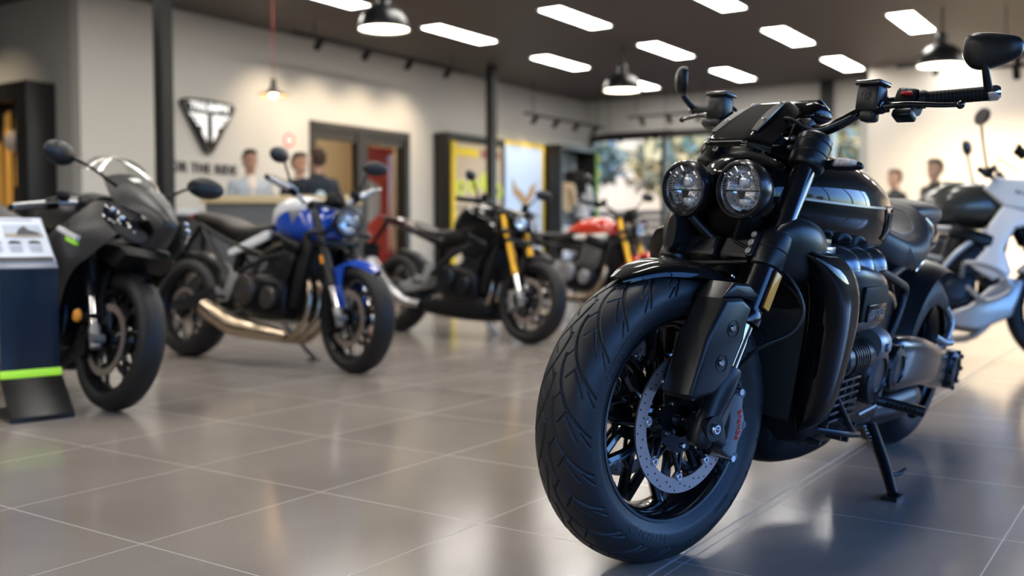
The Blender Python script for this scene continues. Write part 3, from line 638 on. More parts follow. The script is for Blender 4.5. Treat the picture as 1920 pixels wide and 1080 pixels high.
def caliper(b, M, y, m, a0=-35, r=.135, lettering=None):
    """radial caliper block behind the fork, hugging the disc"""
    g = G(M=M); V = []
    for s_ in (-1, 1):
        P = []
        for k in range(9):
            a = math.radians(a0-30+60*k/8); rr = r+.026+.006*math.cos((k-4)*1.6); P.append((-rr*math.cos(a), rr*math.sin(a)))
        for k in range(8, -1, -1):
            a = math.radians(a0-30+60*k/8); rr = r-.026; P.append((-rr*math.cos(a), rr*math.sin(a)))
        g.plate(P, y+s_*.006, y+s_*.036, .005)
    for a in (-26, 0, 26):
        aa = math.radians(a0+a); c = (-(r+.024)*math.cos(aa), (r+.024)*math.sin(aa)); g.cyl((c[0], y-.036, c[1]), (c[0], y+.036, c[1]), .010, 12)
    return g.build('brake_caliper', m, b.root)
def stand(b, piv, foot_world, r=.013, m=None):
    f = b.loc(*foot_world); p = Vector(piv); g = G(); g.tube([p, p.lerp(f, .55)+Vector((.0, .008, 0)), f+Vector((.01, 0, .015))], [r*1.2, r, r*.9], 10)
    inv = b.W.to_3x3().inverted(); up = inv @ Vector((0, 0, 1)); fw = (Vector((1, 0, 0))-up*up.x).normalized()
    q = fw.cross(up)
    g.add([list(f+up*h*.011+fw*a*.035+q*c_*.022) for h in (0, 1) for a in (-1, 1) for c_ in (-1, 1)], [(0, 1, 3, 2), (4, 5, 7, 6), (0, 1, 5, 4), (2, 3, 7, 6), (0, 2, 6, 4), (1, 3, 7, 5)])
    o = g.build('side_stand', m or SATIN, b.root)
    a = p+Vector((.03, -.01, 0)); c = p.lerp(f, .5); sp = []
    for k in range(90):
        t = k/89; th = t*2*math.pi*11; sp.append(a.lerp(c, t)+Vector((math.cos(th), math.sin(th), 0))*.006)
    G().tube(sp, .0018, 5, 180).build('stand_spring', STEEL, o); return o

# ------------------------------------------------------------------ the big black roadster in front
rk = Bike('big gloss black twin headlight roadster close to the camera at right', (1.3267, 3.6231), -2.2349, 9.5, -13.7, 1.677, 27.9, .135, .336, .323)
R_ = rk.root
# --- front tyre with its tread cut in
def treaded(M, R, W, rim, npitch=22, npp=64):
    P = cr(tyre_profile(R, W, rim), 150); seg = np.r_[0, np.cumsum(np.hypot(*np.diff(P, axis=0).T))]
    tread_end = seg[-1]*.60; wl = np.concatenate([np.linspace(0, tread_end, 62), np.linspace(tread_end, seg[-1], 26)[1:]])
    y = np.interp(wl, seg, P[:, 0]); r = np.interp(wl, seg, P[:, 1])
    w_ = np.concatenate([-wl[:0:-1], wl]); y = np.concatenate([-y[:0:-1], y]); r = np.concatenate([r[:0:-1], r]); nv = len(w_)
    pitch = 2*math.pi*R/npitch; u = np.arange(npp)/npp*pitch
    U, Wg = np.meshgrid(u, w_, indexing='ij'); D = np.full(U.shape, 9.)
    def groove(pts, hw, off=0):
        nonlocal D
        pts = np.asarray(pts, float); t = cr(pts, max(12, int(np.hypot(*np.diff(pts, axis=0).T).sum()/.0011)))
        for s_, ph in ((1, 0), (-1, pitch*.5)):
            uu = -(t[:, 0]+off)+ph; ww = t[:, 1]*s_
            for k in range(-4, 7):
                c = uu+k*pitch; ok = (c > -.01) & (c < pitch+.01)
                if not ok.any(): continue
                for a, bb in zip(c[ok], ww[ok]):
                    D = np.minimum(D, (np.hypot(U-a, Wg-bb)-hw)/.0012)
    L = .175; tt = np.linspace(0, 1, 9); te = tread_end
    groove([(L*t, .006+(te-.012)*t**2.1) for t in tt], .0024)
    groove([(L*.5+.052*t, te*.40+te*.26*t) for t in (0, .5, 1)], .0013, pitch*.42)
    groove([(L*.72+.034*t, te*.74+te*.2*t) for t in (0, .5, 1)], .0013, pitch*.40)
    groove([(.01+.03*t, te*.44-te*.20*t) for t in (0, .5, 1)], .0012, pitch*.1)
    groove([(.05+.03*t, te*.22-te*.18*t) for t in (0, .5, 1)], .0012, pitch*.3)
    dep = .0042*np.clip(-D+.6, 0, 1); dep = dep*dep*(3-2*dep/.0042)/.0042 if False else dep
    n = npitch*npp; ang = np.arange(n)/n*2*math.pi; dep = np.tile(dep, (npitch, 1))
    # outward normals of the profile
    ty, tr = np.gradient(y), np.gradient(r); nl = np.hypot(ty, tr); ny, nr = -tr/nl, ty/nl
    yy = y[None]-ny[None]*dep; rr = r[None]-nr[None]*dep
    V = np.stack([rr*np.cos(ang)[:, None], np.repeat(yy, 1, 0), rr*np.sin(ang)[:, None]], 2).reshape(-1, 3)
    i, j = np.meshgrid(np.arange(n), np.arange(nv-1), indexing='ij'); a = i*nv+j; c = ((i+1) % n)*nv+j
    return V, np.stack([a, a+1, c+1, c], 2).reshape(-1, 4)
TW, RIMR = .158, .2205
V, Fq = treaded(rk.F, .336, TW, RIMR)
g = G(M=rk.F); g.V.append(V@np.array(rk.F)[:3, :3].T+np.array(rk.F)[:3, 3]); g.n = len(V)
me = bpy.data.meshes.new('tyre'); 
VV = g.V[0]; me.vertices.add(len(VV)); me.vertices.foreach_set('co', VV.astype(np.float32).ravel()); me.loops.add(Fq.size); me.loops.foreach_set('vertex_index', Fq.astype(np.int32).ravel())
me.polygons.add(len(Fq)); me.polygons.foreach_set('loop_start', np.arange(0, Fq.size, 4, dtype=np.int32)); me.polygons.foreach_set('use_smooth', np.ones(len(Fq), bool)); me.update(calc_edges=True); me.validate()
me.materials.append(RUB); front_tyre = bpy.data.objects.new('tyre', me); COL.objects.link(front_tyre)
# rim, spokes, discs
fw = wheel(rk, rk.F, .336, TW, RIMR, 'front_wheel', 10, mat('wheel_black', (.004, .004, .0045), .14, 0, 1), [], style='truss', hubw=.062, plain=False)
front_tyre.parent = fw
# raised sidewall lettering
P_ = cr(tyre_profile(.336, TW, RIMR), 200)
def side(word, ang, size, r0, out=.0007, sp=1.1, flip=1):
    g = G(M=rk.F)
    def fn(x, y, z):
        r = r0+y; a = ang-x/r0; yy = np.interp(-r, -P_[60:, 1], P_[60:, 0]); return (r*math.cos(a), yy+out+z, r*math.sin(a))
    g.text(word, size, fn, .0004, sp=sp); return g
RUBL = mat('sidewall_lettering', (.040, .043, .048), .34)
gl = G()
for word, ad, size in (('CRUISETEC', 262, .026), ('150/80 R17 M/C 72V', 128, .017), ('METZELER', 10, .030), ('TUBELESS', 205, .012), ('FRONT', 60, .014)):
    q = side(word, math.radians(ad), size, .262); gl.V += q.V; gl.F += [tuple(i+gl.n for i in f) for f in q.F]; gl.n += q.n
gl.build('sidewall_lettering', RUBL, fw, recalc=False)
# small round maker's mark on the shoulder
YD = .083
for s_ in (1, -1):
    y = YD*s_; g = rk.f(); g.lathe([(.160, y-.0025), (.160, y+.0025), (.127, y+.0025), (.127, y-.0025)], 120, closed=True)
    for k in range(8):
        a = 2*math.pi*(k+.5)/8; g.lathe([(.0125, y-.003), (.0125, y+.003), (.001, y+.0031)], 16, c=(.123*math.cos(a), 0, .123*math.sin(a)))
    d = g.build('brake_disc', DISC, fw)
    g = rk.f()
    for k in range(56):
        a = 2*math.pi*k/56
        rr = (.154, .1465, .139)[k % 3]
        g.lathe([(.0021, y-.0029), (.0021, y+.0029)], 10, c=(rr*math.cos(a), 0, rr*math.sin(a)))
    g.build('vent_hole_shade', HOLE_SHADE, fw)  # dark raised discs painted as the shade of drilled holes
    for k in range(8):
        g = rk.f(); a = 2*math.pi*(k+.5)/8; c = (.123*math.cos(a), 0, .123*math.sin(a)); g.lathe([(.0085, y-.006), (.0085, y+.0055), (.0075, y+.0065), (.0048, y+.0065), (.0048, y+.003), (.001, y+.003)], 18, c=c); g.build('disc_bobbin', BOLT, fw)
    g = rk.f(); g.lathe([(.072, y*.86-.004), (.072, y*.86+.004), (.036, y*.86+.006), (.036, y*.86-.006)], 40, closed=True)
    for k in range(8):
        a = 2*math.pi*(k+.5)/8
        for da in (-.2, .2): g.tube([(.068*math.cos(a+da), y*.86, .068*math.sin(a+da)), (.116*math.cos(a), y, .116*math.sin(a))], .0055, 8, 2)
    g.build('disc_carrier', DARKM, fw)
    g = rk.f()
    for k in range(5):
        a = 2*math.pi*(k+.3)/5; g.bolt((.056*math.cos(a), y*.86+s_*.004, .056*math.sin(a)), (0, s_, 0), .0065, .007)
    g.build('disc_bolts', BOLT, fw)
# --- forks
YF = .138
for s_ in (1, -1):
    y = YF*s_; g = rk.f()
    g.hull([(-.045, .030, -.028, .020), (-.03, .036, -.034, .026), (0, .036, -.034, .028), (.04, .031, -.03, .030), (.09, .034, -.033, .035), (.13, .037, -.036, .037), (.150, .037, -.037, .037), (.155, .033, -.033, .033)], 28, 40, 2.6, axis='z') if False else None
    pr = [(.001, -.046), (.022, -.045), (.028, -.035), (.030, .0), (.029, .03), (.033, .06), (.036, .09), (.0365, .135), (.034, .142), (.027, .144)]
    g.at(T3(0, y, 0)).lathe(pr, 32, 'z')
    g.at(T3(0, y, 0)).tube([(0, -.03*s_, 0), (0, .030*s_, 0)], .028, 24, 2)
    g.at(Matrix.Identity(4)).plate([(-.01, .02), (-.03, .06), (-.075, .11), (-.085, .10), (-.085, .03), (-.115, .0), (-.105, -.012), (-.05, -.008), (-.02, -.03)], y-.035*s_, y-.012*s_, .004)
    leg = g.build('fork_lower', SATIN, R_)
    g = rk.f(); g.lathe([(.0135, y+.030*s_), (.0135, y+.034*s_), (.010, y+.038*s_), (.0065, y+.038*s_), (.0065, y+.031*s_), (.001, y+.031*s_)], 24)
    g.build('axle_bolt', BOLT, leg)
    g = rk.f(); g.at(T3(0, y, 0)).cyl((0, 0, .13), (0, 0, .30), .0225, 28); g.build('fork_slider', CHROME, leg)
    g = rk.f(); g.at(T3(0, y, 0)).lathe([(.0335, .250), (.0345, .254), (.0345, .272), (.032, .277), (.0315, .283), (.0315, .395), (.0315, .470), (.0275, .476), (.0275, .70)], 36, 'z')
    tb = g.build('fork_tube', mat('fork_tube_black', (.010, .010, .012), .22, .3, .6), R_)
    g = rk.f(); 
    for dx in (.012, .0, -.012): g.at(T3(dx+.018, y-s_*.026, 0)).box((0, 0, .335), (.002, .002, .11))
    # reflector on the outer side
    M = T3(-.004, y+s_*.033, .338)
    g = rk.f(); g.at(M).box((0, 0, 0), (.030, .008, .098), .0036, 3); rf = g.build('reflector_base', MATTE, tb)
    g = rk.f(); g.at(M).box((0, s_*.005, 0), (.022, .005, .090), .002, 2); g.build('reflector', AMBER, rf)
    # lower and upper clamps
    g = rk.f(); g.at(T3(0, y, 0)).lathe([(.033, .388), (.0375, .391), (.0385, .395), (.0385, .430), (.0372, .432), (.0385, .434), (.0385, .468), (.037, .473), (.032, .476)], 40, 'z', closed=True)
    g.at(Matrix.Identity(4)).box((-.01, y*.45, .433), (.060, abs(y)*.8, .058), .010); g.at(Matrix.Identity(4)).box((.026, y-s_*.030, .433), (.03, .022, .066), .006)
    lc = g.build('lower_yoke', SATIN, R_, angle=22)
    g = rk.f()
    for k in (-1, 0, 1): g.at(T3(.042, y-s_*.030, .433+k*.021)).lathe([(.0078, -.0), (.0078, .0035), (.0045, .0035), (.0045, .001), (.001, .001)], 18, 'x')
    g.build('yoke_bolts', BOLT, lc)
    g = rk.f(); g.at(T3(0, y, 0)).lathe([(.029, .652), (.038, .656), (.0415, .662), (.0425, .668), (.0425, .688), (.0412, .690), (.0425, .692), (.0425, .716), (.0412, .718), (.0425, .720), (.041, .734), (.034, .742), (.001, .745)], 44, 'z')
    g.at(Matrix.Identity(4)).box((-.015, y*.45, .697), (.06, abs(y)*.8, .045), .010); uc = g.build('upper_yoke', SATIN, R_, angle=22)
    g = rk.f()
    for k in (-1, 1): g.at(T3(.034, y-s_*.030, .700+k*.012)).lathe([(.0078, .008), (.0078, .0115), (.0045, .0115), (.0045, .009), (.001, .009)], 18, 'x')
    g.build('yoke_bolts', BOLT, uc)
G(M=rk.F).cyl((-.038, 0, .38), (-.038, 0, .76), .03).build('steering_stem', MATTE, R_)
G(M=rk.F).cyl((0, -.15, 0), (0, .15, 0), .011).build('front_axle', STEEL, R_)
# --- calipers
for s_ in (1, -1):
    c = caliper(rk, rk.F, YD*s_, mat('caliper_grey', (.16, .17, .18), .35, .5), a0=22, r=.142)
    if s_ == 1:
        g = rk.f()
        def fn(x, y, z):
            a = math.radians(180-22)+x/.150; r = .150+y; return (r*math.cos(a), YD+.0368+z, r*math.sin(a))
        g.text('brembo', .0225, fn, .0006, bold=.0006); g.build('red_lettering', REDL, c)
        for a in (-29, 29): 
            g = rk.f(); aa = math.radians(180-22+a); g.cyl((.158*math.cos(aa), YD-.02, .158*math.sin(aa)), (.158*math.cos(aa), YD+.042, .158*math.sin(aa)), .0075, 16); g.build('caliper_bolt', BOLT, c)
# --- mudguard
rows = []
for k, a in enumerate(np.linspace(35, 118, 12)):
    ar = math.radians(a); t = k/11; hw = .020+.072*min(1, (t/.42))**.7 if t < .42 else .092; edge = .036; r0 = .352+.004*math.sin(t*3.1)
    row = []
    for q in np.linspace(-1, 1, 9):
        yy = hw*math.sin(q*math.pi/2*.92)/math.sin(math.pi/2*.92); rr = r0-edge*(abs(q)**2.6)*min(1, .35+t*2.2); row.append((rr*math.cos(ar), yy, rr*math.sin(ar)))
    rows.append(row)
g = rk.f(); g.patch(rows, 44, 40, .004); fender = g.build('front_fender', GLOSS, R_, angle=60)
g = rk.f()
for s_ in (1, -1):
    for a in (86, 104): ar = math.radians(a); g.bolt((.352*math.cos(ar), s_*.080, .352*math.sin(ar)), (math.cos(ar)*.6, s_*.8, math.sin(ar)*.6), .0075, .005)
g.build('fender_bolts', BOLT, fender)
for s_ in (1, -1):
    g = rk.f(); y0, y1 = s_*.090, s_*.178
    P = [(.132, .250), (.080, .278), (.040, .276), (.034, .200), (.026, .110), (.050, .062), (.112, .020), (.126, .026), (.142, .150)]
    g.plate(P, y0, y1, .012, 3)
    g.plate([(.132, .250), (.080, .278), (.02, .30), (.015, .318), (.06, .322), (.11, .30)], s_*.080, s_*.165, .010, 3)
    fg = g.build('fork_guard', SATIN, fender)
    for z in (.205, .125):
        g = rk.f(); g.lathe([(.0185, y1+s_*.0012), (.0185, y1-s_*.004), (.001, y1+s_*.0012)], 28, c=(.078-(.2-z)*.08, 0, z)); g.build('recess_shade', HOLE_SHADE, fg)  # proud black disc stands in for the shade of a bolt recess
    for z in (.205, .125):
        g = rk.f(); g.bolt((.082-(.2-z)*.08, y1, z), (0, s_, 0), .008, .006); g.build('guard_bolt', BOLT, fg)
# --- headlights
def headlight(b, M, r, label=None, par=None, detail=True):
    g = G(M=M); g.lathe([(.001, -r*1.0), (r*.35, -r*.98), (r*.7, -r*.8), (r*.93, -r*.45), (r*1.04, -.012), (r*1.06, .0), (r*1.06, .014), (r*1.0, .020), (r*.93, .021), (r*.91, .013), (r*.91, -.004)], 56, 'x')
    h = g.build('headlight', mat('lamp_housing', (.013, .013, .014), .3, .2, .3), b.root)
    g = G(M=M); g.lathe([(r*.90, .010), (r*.84, -.002), (r*.7, -.022), (r*.4, -.035), (.001, -.038)], 56, 'x'); g.build('reflector_bowl', REFL, h)
    if detail:
        g = G(M=M)
        for k in range(30):
            a = math.radians(-8+k*196/29) if k < 30 else 0
            c, s_ = math.cos(a), math.sin(a); g.tube([(.004, r*.70*c, r*.70*s_), (.008, r*.86*c, r*.86*s_)], [r*.025, r*.034], 6, 2)
        g.build('lamp_fins', mat('lamp_fin', (.55, .58, .62), .2, .9), h)
        g = G(M=M); g.box((-.004, 0, -r*.04), (.008, r*1.62, r*.05)); g.lathe([(r*.86, .0), (r*.88, .006), (r*.80, .006), (r*.80, .0)], 56, 'x', closed=True)
        g.plate([(.002, -.001), (.002, -.0)], 0, 1) if False else None
        g.at(RZ(90)).plate([(-r*.17, -r*.03), (r*.17, -r*.03), (r*.03, -r*.34), (-r*.03, -r*.34)], -.012, -.004, .001)
        g.at(Matrix.Identity(4)).tube([(.003, -r*.6, -r*.62), (.004, 0, -r*.80), (.003, r*.6, -r*.62)], r*.03, 6)
        g.build('lamp_divider', mat('lamp_black', (.02, .022, .026), .15, .5), h)
        g = G(M=M); g.ball((-.008, 0, r*.30), (.014, r*.26, r*.27), 24, 14); g.ball((-.008, -.0, -r*.42), (.012, r*.30, r*.20), 24, 12)
        g.build('lamp_projector', LENSI, h)
        g = G(M=M)
        for k in range(9):
            a = math.radians(-160+k*17.5); g.box((-.004, r*.62*math.cos(a), r*.62*math.sin(a)), (.008, r*.10, r*.04), 0, R=None)
        for k in range(12):
            g.box((-.002, (-1+2*(k % 2))*r*(.33+.09*(k//4)), r*(.10+.13*(k % 4))), (.006, r*.05, r*.07))
        g.build('lamp_facets', mat('lamp_facet', (.7, .74, .8), .1, 1), h)
    g = G(M=M); g.lathe([(r*.905, .012), (r*.87, .020), (r*.6, .028), (r*.3, .032), (.001, .033)], 56, 'x'); g.build('headlight_lens', LENS, h)
    return h
for s_ in (1, -1):
    M = rk.F @ T3(.118, s_*.0863, .537) @ RY(-27.9+90) @ RZ(0)
    # light axis level with the road: rotate fork frame back by the rake
    Mh = rk.F @ T3(.106, s_*.083, .5345) @ RY(rk.rk+4)
    headlight(rk, Mh, .0645)
    rk.f().tube([(.075, s_*.0863, .49), (.04, s_*.06, .47), (0, s_*.03, .45)], .013).build('headlight_bracket', SATIN, R_)
# --- fly screen over the lamps
def row(p, s_, hw, bul=.030, drop=.010):
    r = []
    for q in (-1, -.86, -.70, -.60, -.5, -.25, 0, .25, .5, .60, .70, .86, 1):
        t = max(0, (abs(q)-.55)/.45); r.append((p+bul*(1-t**1.15), q*hw, s_-drop*t**1.1))
    return r
rows = [row(.088, .640, .100, .036, -.004), row(.094, .662, .102, .034, .0), row(.072, .712, .095, .034, .012), row(.044, .766, .082, .032, .020), row(.014, .812, .066, .028, .022), (row(-.018, .842, .048, .022, .018)), row(-.035, .850, .038, .016, .014)]
g = rk.f(); g.patch(rows, 36, 61, .004); cowl = g.build('fly_screen', GLOSS, R_, angle=24)
RR_ = np.array([cr(r, 61) for r in rows]); RR_ = np.stack([cr(RR_[:, j], 60) for j in range(61)], 1)
for s_ in (1, -1):
    c_ = 30+s_*14; blk = []
    for k, i_ in enumerate(range(14, 47, 3)):
        t = k/10; wv = 3.2*math.sin(math.pi*min(1, max(.12, .12+t*.95)))**.5; n_ = np.array([.75, s_*.25, .6]); n_ /= np.linalg.norm(n_)
        blk.append([RR_[i_, int(round(c_-1+d))]+n_*.0035 if False else (RR_[i_, int(c_)]*(1)+np.array([0, d*.0040*wv/3.2, 0])+n_*.0032) for d in (-3, 0, 3)])
    g = rk.f(); g.patch(blk, 20, 5, .004)
    st_ = g.build('cowl_strip', mat('strip_brown', (.075, .060, .055), .35, .3), cowl)
    for i_ in (23, 38): q = RR_[i_, int(c_)]+np.array([.75, s_*.25, .6])*.004; g = rk.f(); g.bolt(tuple(q), (.75, s_*.2, .6), .0065, .005); g.build('strip_bolt', BOLT, cowl)
g = rk.f(); g.hull([(-.045, .875, .835, .035), (-.06, .890, .835, .058), (-.09, .898, .84, .068), (-.12, .898, .855, .066), (-.135, .888, .865, .05)], 24, 20, 4); g.build('instrument_pod', GLOSS, R_)
g = rk.f(); g.box((-.10, 0, .903), (.05, .10, .006), .002, R=None); g.build('instrument_screen', mat('tft_screen', (.01, .012, .015), .08, coat=1), bpy.data.objects['instrument_pod'])
# --- handlebar and controls
def Bp(y, s_=1):
    y = abs(y); k = [(0, -.055, .800), (.10, -.055, .800), (.15, -.050, .815), (.21, -.062, .868), (.27, -.090, .898), (.425, -.150, .948), (.445, -.157, .954)]
    ys = [a[0] for a in k]; return Vector((np.interp(y, ys, [a[1] for a in k]), s_*y, np.interp(y, ys, [a[2] for a in k])))
HB = mat('bar_black', (.006, .006, .007), .18, .2, .6)
g = rk.f(); g.tube([Bp(abs(y), 1 if y >= 0 else -1) for y in (-.435, -.27, -.21, -.15, -.10, -.04, .04, .10, .15, .21, .27, .435)], [.011, .011, .0125, .0145, .0155, .0155, .0155, .0155, .0145, .0125, .011, .011], 20, 80); bar = g.build('handlebar', HB, R_)
for s_ in (1, -1):
    g = rk.f(); g.box((-.052, s_*.055, .785), (.05, .05, .075), .01); g.build('bar_clamp', SATIN, R_)
    def bfr(y, s_=s_):        # frame along the bar at distance y
        a, c = Bp(y-.02, s_), Bp(y+.02, s_); d = (c-a).normalized(); up = Vector((.25, 0, 1)); sd = up.cross(d).normalized()*s_; up = d.cross(sd).normalized()*s_
        M = Matrix.Identity(4)
        for i in range(3): M[i][0] = sd[i] if True else 0; M[i][1] = d[i]*1.0; M[i][2] = up[i]; M[i][3] = Bp(y, s_)[i]
        if M.to_3x3().determinant() < 0:
            for i in range(3): M[i][0] *= -1
        if M[0][0] < 0:
            pass
        return M
    def fl(M):                # make local x point forward and z up
        return M
    # grip
    g = rk.f(); a = Bp(.308, s_); c = Bp(.422, s_); g.tube([a, a.lerp(c, .03), a.lerp(c, .06), a.lerp(c, .5), a.lerp(c, .97), c], [.019, .019, .0168, .0165, .0165, .018], 24, 24)
    gp = g.build('handlebar_grip', MATTE, R_)
    g = rk.f(); 
    for k in range(14): q = a.lerp(c, .1+.82*k/13); g.tube([q-(c-a)*.008, q+(c-a)*.008], .0169, 20, 2)
    g.build('grip_rib', HOSE, gp)
    g = rk.f(); g.tube([Bp(.296, s_), Bp(.308, s_)], .022, 24, 2); g.build('grip_flange', SATIN, gp)
    g = rk.f(); d = (c-a).normalized(); g.tube([c, c+d*.006, c+d*.022, c+d*.03], [.0145, .018, .018, .012], 24, 10); g.build('bar_end', CHROME, bar)
    # switch cluster
    g = rk.f(); q = Bp(.272, s_); g.hull([(s_*.252, q.z+.022, q.z-.026, .020, q.x), (s_*.258, q.z+.028, q.z-.030, .025, q.x), (s_*.288, q.z+.028, q.z-.030, .026, q.x-.008), (s_*.298, q.z+.026, q.z-.03, .022, q.x-.01)], 22, 16, 3.4, axis='y'); sw = g.build('switch_housing', MATTE, R_)
    g = rk.f(); g.box((q.x+.006, s_*.282, q.z-.046), (.035, .048, .020), .005); g.build('switch_lower', SATIN, sw)
    if s_ == 1:
        g = rk.f(); g.box((q.x+.022, .280, q.z+.004), (.010, .028, .009), .003); g.build('red_switch', REDS, sw)
        g = rk.f(); g.text('OFF RUN', .0075, lambda x, y, z: (q.x+.0250+z, .278+x, q.z+.016+y), .0003); g.build('switch_lettering', LETTER, sw)
    # master cylinder and reservoir
    q = Bp(.208, s_)
    g = rk.f(); g.at(T3(q.x+.036, s_*.222, q.z+.008) @ RY(rk.rk-6)).box((0, 0, -.012), (.045, .058, .062), .008); g.at(T3(q.x+.036, s_*.222, q.z+.008) @ RY(rk.rk-6)).box((0, 0, -.05), (.036, .036, .03), .008)
    g.at(Matrix.Identity(4)).tube([Bp(.21, s_), Bp(.238, s_)], .021, 20, 2); rs = g.build('brake_reservoir', SATIN, R_)
    g = rk.f(); g.at(T3(q.x+.036, s_*.222, q.z+.008) @ RY(rk.rk-6)).box((0, 0, .024), (.052, .066, .012), .004); g.build('reservoir_cap', mat('cap_dark', (.02, .02, .022), .22, .3, .5), rs)
    g = rk.f(); g.at(T3(q.x+.0595, s_*.222, q.z-.008) @ RY(rk.rk-6)).lathe([(.010, 0), (.010, .002), (.0075, .002), (.0075, 0)], 20, 'x', closed=True); g.build('sight_glass_ring', GRAPH, rs)
    # lever
    p0 = Bp(.240, s_)+Vector((.040, 0, -.038)); p1 = Bp(.30, s_)+Vector((.056, 0, -.052)); p2 = Bp(.37, s_)+Vector((.052, 0, -.060)); p3_ = Bp(.405, s_)+Vector((.050, 0, -.062))
    g = rk.f(); g.tube([p0, p1, p2, p3_], [.0085, .0065, .0055, .005], 12, 24); g.ball(p3_, .0095, 14, 10); g.box(tuple(p0), (.03, .035, .026), .006); g.build('hand_lever', HB, R_)
    # mirror on the bar end
    e = Bp(.430, s_); 
    mc = e+Vector((.078, s_*.0, .062)) if s_ == 1 else e+Vector((.085, -.012, .046))
    g = rk.f(); g.tube([e+Vector((.012, 0, 0)), e+(mc-e)*.5+Vector((.024, s_*.004, -.006)), mc+Vector((.020, s_*-.006, .016)), mc+Vector((.010, s_*-.006, .020))], [.010, .0078, .0072, .008], 12, 16, flat=1); g.lathe([(.014, -.012), (.014, .012), (.001, .012)], 20, 'y', c=tuple(e)); stalk = g.build('mirror_stalk', SATIN, R_)
    g = rk.f()
    Mm = T3(*mc) @ RY(rk.rk+2) @ (RZ(18) if s_ == 1 else RZ(-44))
    poly = [(-.062, .034), (-.02, .040), (.055, .030), (.078, .018), (.082, -.004), (.066, -.022), (.0, -.042), (-.045, -.040), (-.068, -.018), (-.072, .012)]
    poly = cr(np.array(poly)*np.array([.80 if s_ == 1 else .72, .98]), 48, closed=True); rings = []
    for x, k_ in ((-.012, .93), (-.009, 1.0), (.0, 1.0), (.008, .95), (.014, .82), (.018, .55), (.019, .1)):
        rings.append(np.array([(x, s_*(a*k_+(.010 if s_ == 1 else 0)), b_*k_) for a, b_ in poly]))
    g.at(Mm).rings(rings); mh = g.build('mirror', SATIN, stalk)
    g = rk.f(); g.at(Mm).plate([(0, 0), (.001, 0), (0, .001)], 0, .001); 
    g = rk.f(); g.at(Mm).rings([np.array([(-.0128, s_*(a*.88+.018), b_*.88) for a, b_ in poly]), np.array([(-.0125, s_*(a*.88+.018), b_*.88) for a, b_ in poly])]); g.build('mirror_glass', CHROME, stalk)
    # front indicators on stalks
    g = rk.f(); yb = s_*.165; g.tube([(-.02, s_*.12, .672), (-.028, s_*.185, .684)], [.008, .012], 12, 8)
    ind = g.build('indicator_stalk', MATTE, R_)
    g = rk.f(); g.hull([(s_*.180, .692, .674, .008, -.028), (s_*.195, .697, .671, .013, -.028), (s_*.225, .699, .672, .014, -.031), (s_*.252, .694, .678, .010, -.036), (s_*.260, .688, .682, .005, -.038)], 20, 20, 2.6, axis='y'); g.build('turn_signal', HOSE, ind)
    g = rk.f(); g.hull([(s_*.196, .694, .674, .005, -.019), (s_*.203, .696, .673, .008, -.019), (s_*.23, .696, .675, .009, -.022), (s_*.25, .691, .680, .006, -.028)], 18, 18, 2.4, axis='y'); g.build('signal_lens', mat('signal_lens', (.5, .5, .52), .2, .7, bump=1, scale=400), ind)
# cables and brake lines
for pts, r in (([Bp(.19), Bp(.13)+Vector((.05, 0, -.045)), (.05, .07, .765), (.02, .0, .74)], .0045), ([Bp(.19, -1), Bp(.13, -1)+Vector((.05, 0, -.045)), (.05, -.07, .765), (.02, .0, .74)], .0045),
               ([(.035, .05, .44), (-.02, .17, .40), (-.075, .215, .34), (-.085, .205, .28), (-.05, .165, .22), (-.06, .12, .17)], .0042), ([(-.03, .13, .40), (-.065, .195, .36), (-.09, .215, .31), (-.07, .18, .245), (-.06, .13, .2)], .0032),
               ([(.035, -.05, .44), (-.05, -.19, .34), (-.05, -.16, .22), (-.06, -.12, .17)], .0042), ([(.06, -.05, .36), (.04, .02, .375), (.02, .1, .395)], .006)):
    rk.f().tube(pts, r, 10, 40).build('brake_hose', HOSE, R_)
# headstock fairing pieces behind the lamps
rk.f().hull([(.06, .62, .50, .05), (.02, .66, .47, .085), (-.04, .69, .46, .09), (-.09, .68, .50, .06)], 24, 18, 3).build('lamp_backplate', MATTE, R_)
# --- tank
tk = [(1.47, .900, .800, .050), (1.455, .925, .775, .095), (1.40, .948, .755, .145), (1.30, .968, .735, .185), (1.16, .980, .715, .208), (1.02, .970, .700, .205), (.88, .945, .695, .185), (.78, .905, .705, .145), (.70, .865, .72, .095), (.675, .835, .735, .04)]
G().hull(tk, 56, 64, 2.35, k=.46).build('fuel_tank', GLOSS, R_, angle=60)
TANK = bpy.data.objects['fuel_tank']
def tank_y(x, z, off=.0012):
    S = np.array(tk)[::-1]; zt, zb, w_ = [np.interp(x, S[:, 0], S[:, i]) for i in (1, 2, 3)]; mid = zb+(zt-zb)*.46; h = (zt-mid) if z > mid else (mid-zb)
    return w_*max(0, 1-min(1, abs(z-mid)/h)**2.35)**(1/2.35)+off
S_ = cr(np.array(tk), 400)
def tank_y(x, z, off=.0015):
    i = np.argmin(abs(S_[:, 0]-x)); _, zt, zb, w_ = S_[i]; mid = zb+(zt-zb)*.46; h = (zt-mid) if z > mid else (mid-zb)
    return w_*max(0, 1-min(.999, abs(z-mid)/h)**2.35)**(1/2.35)+off
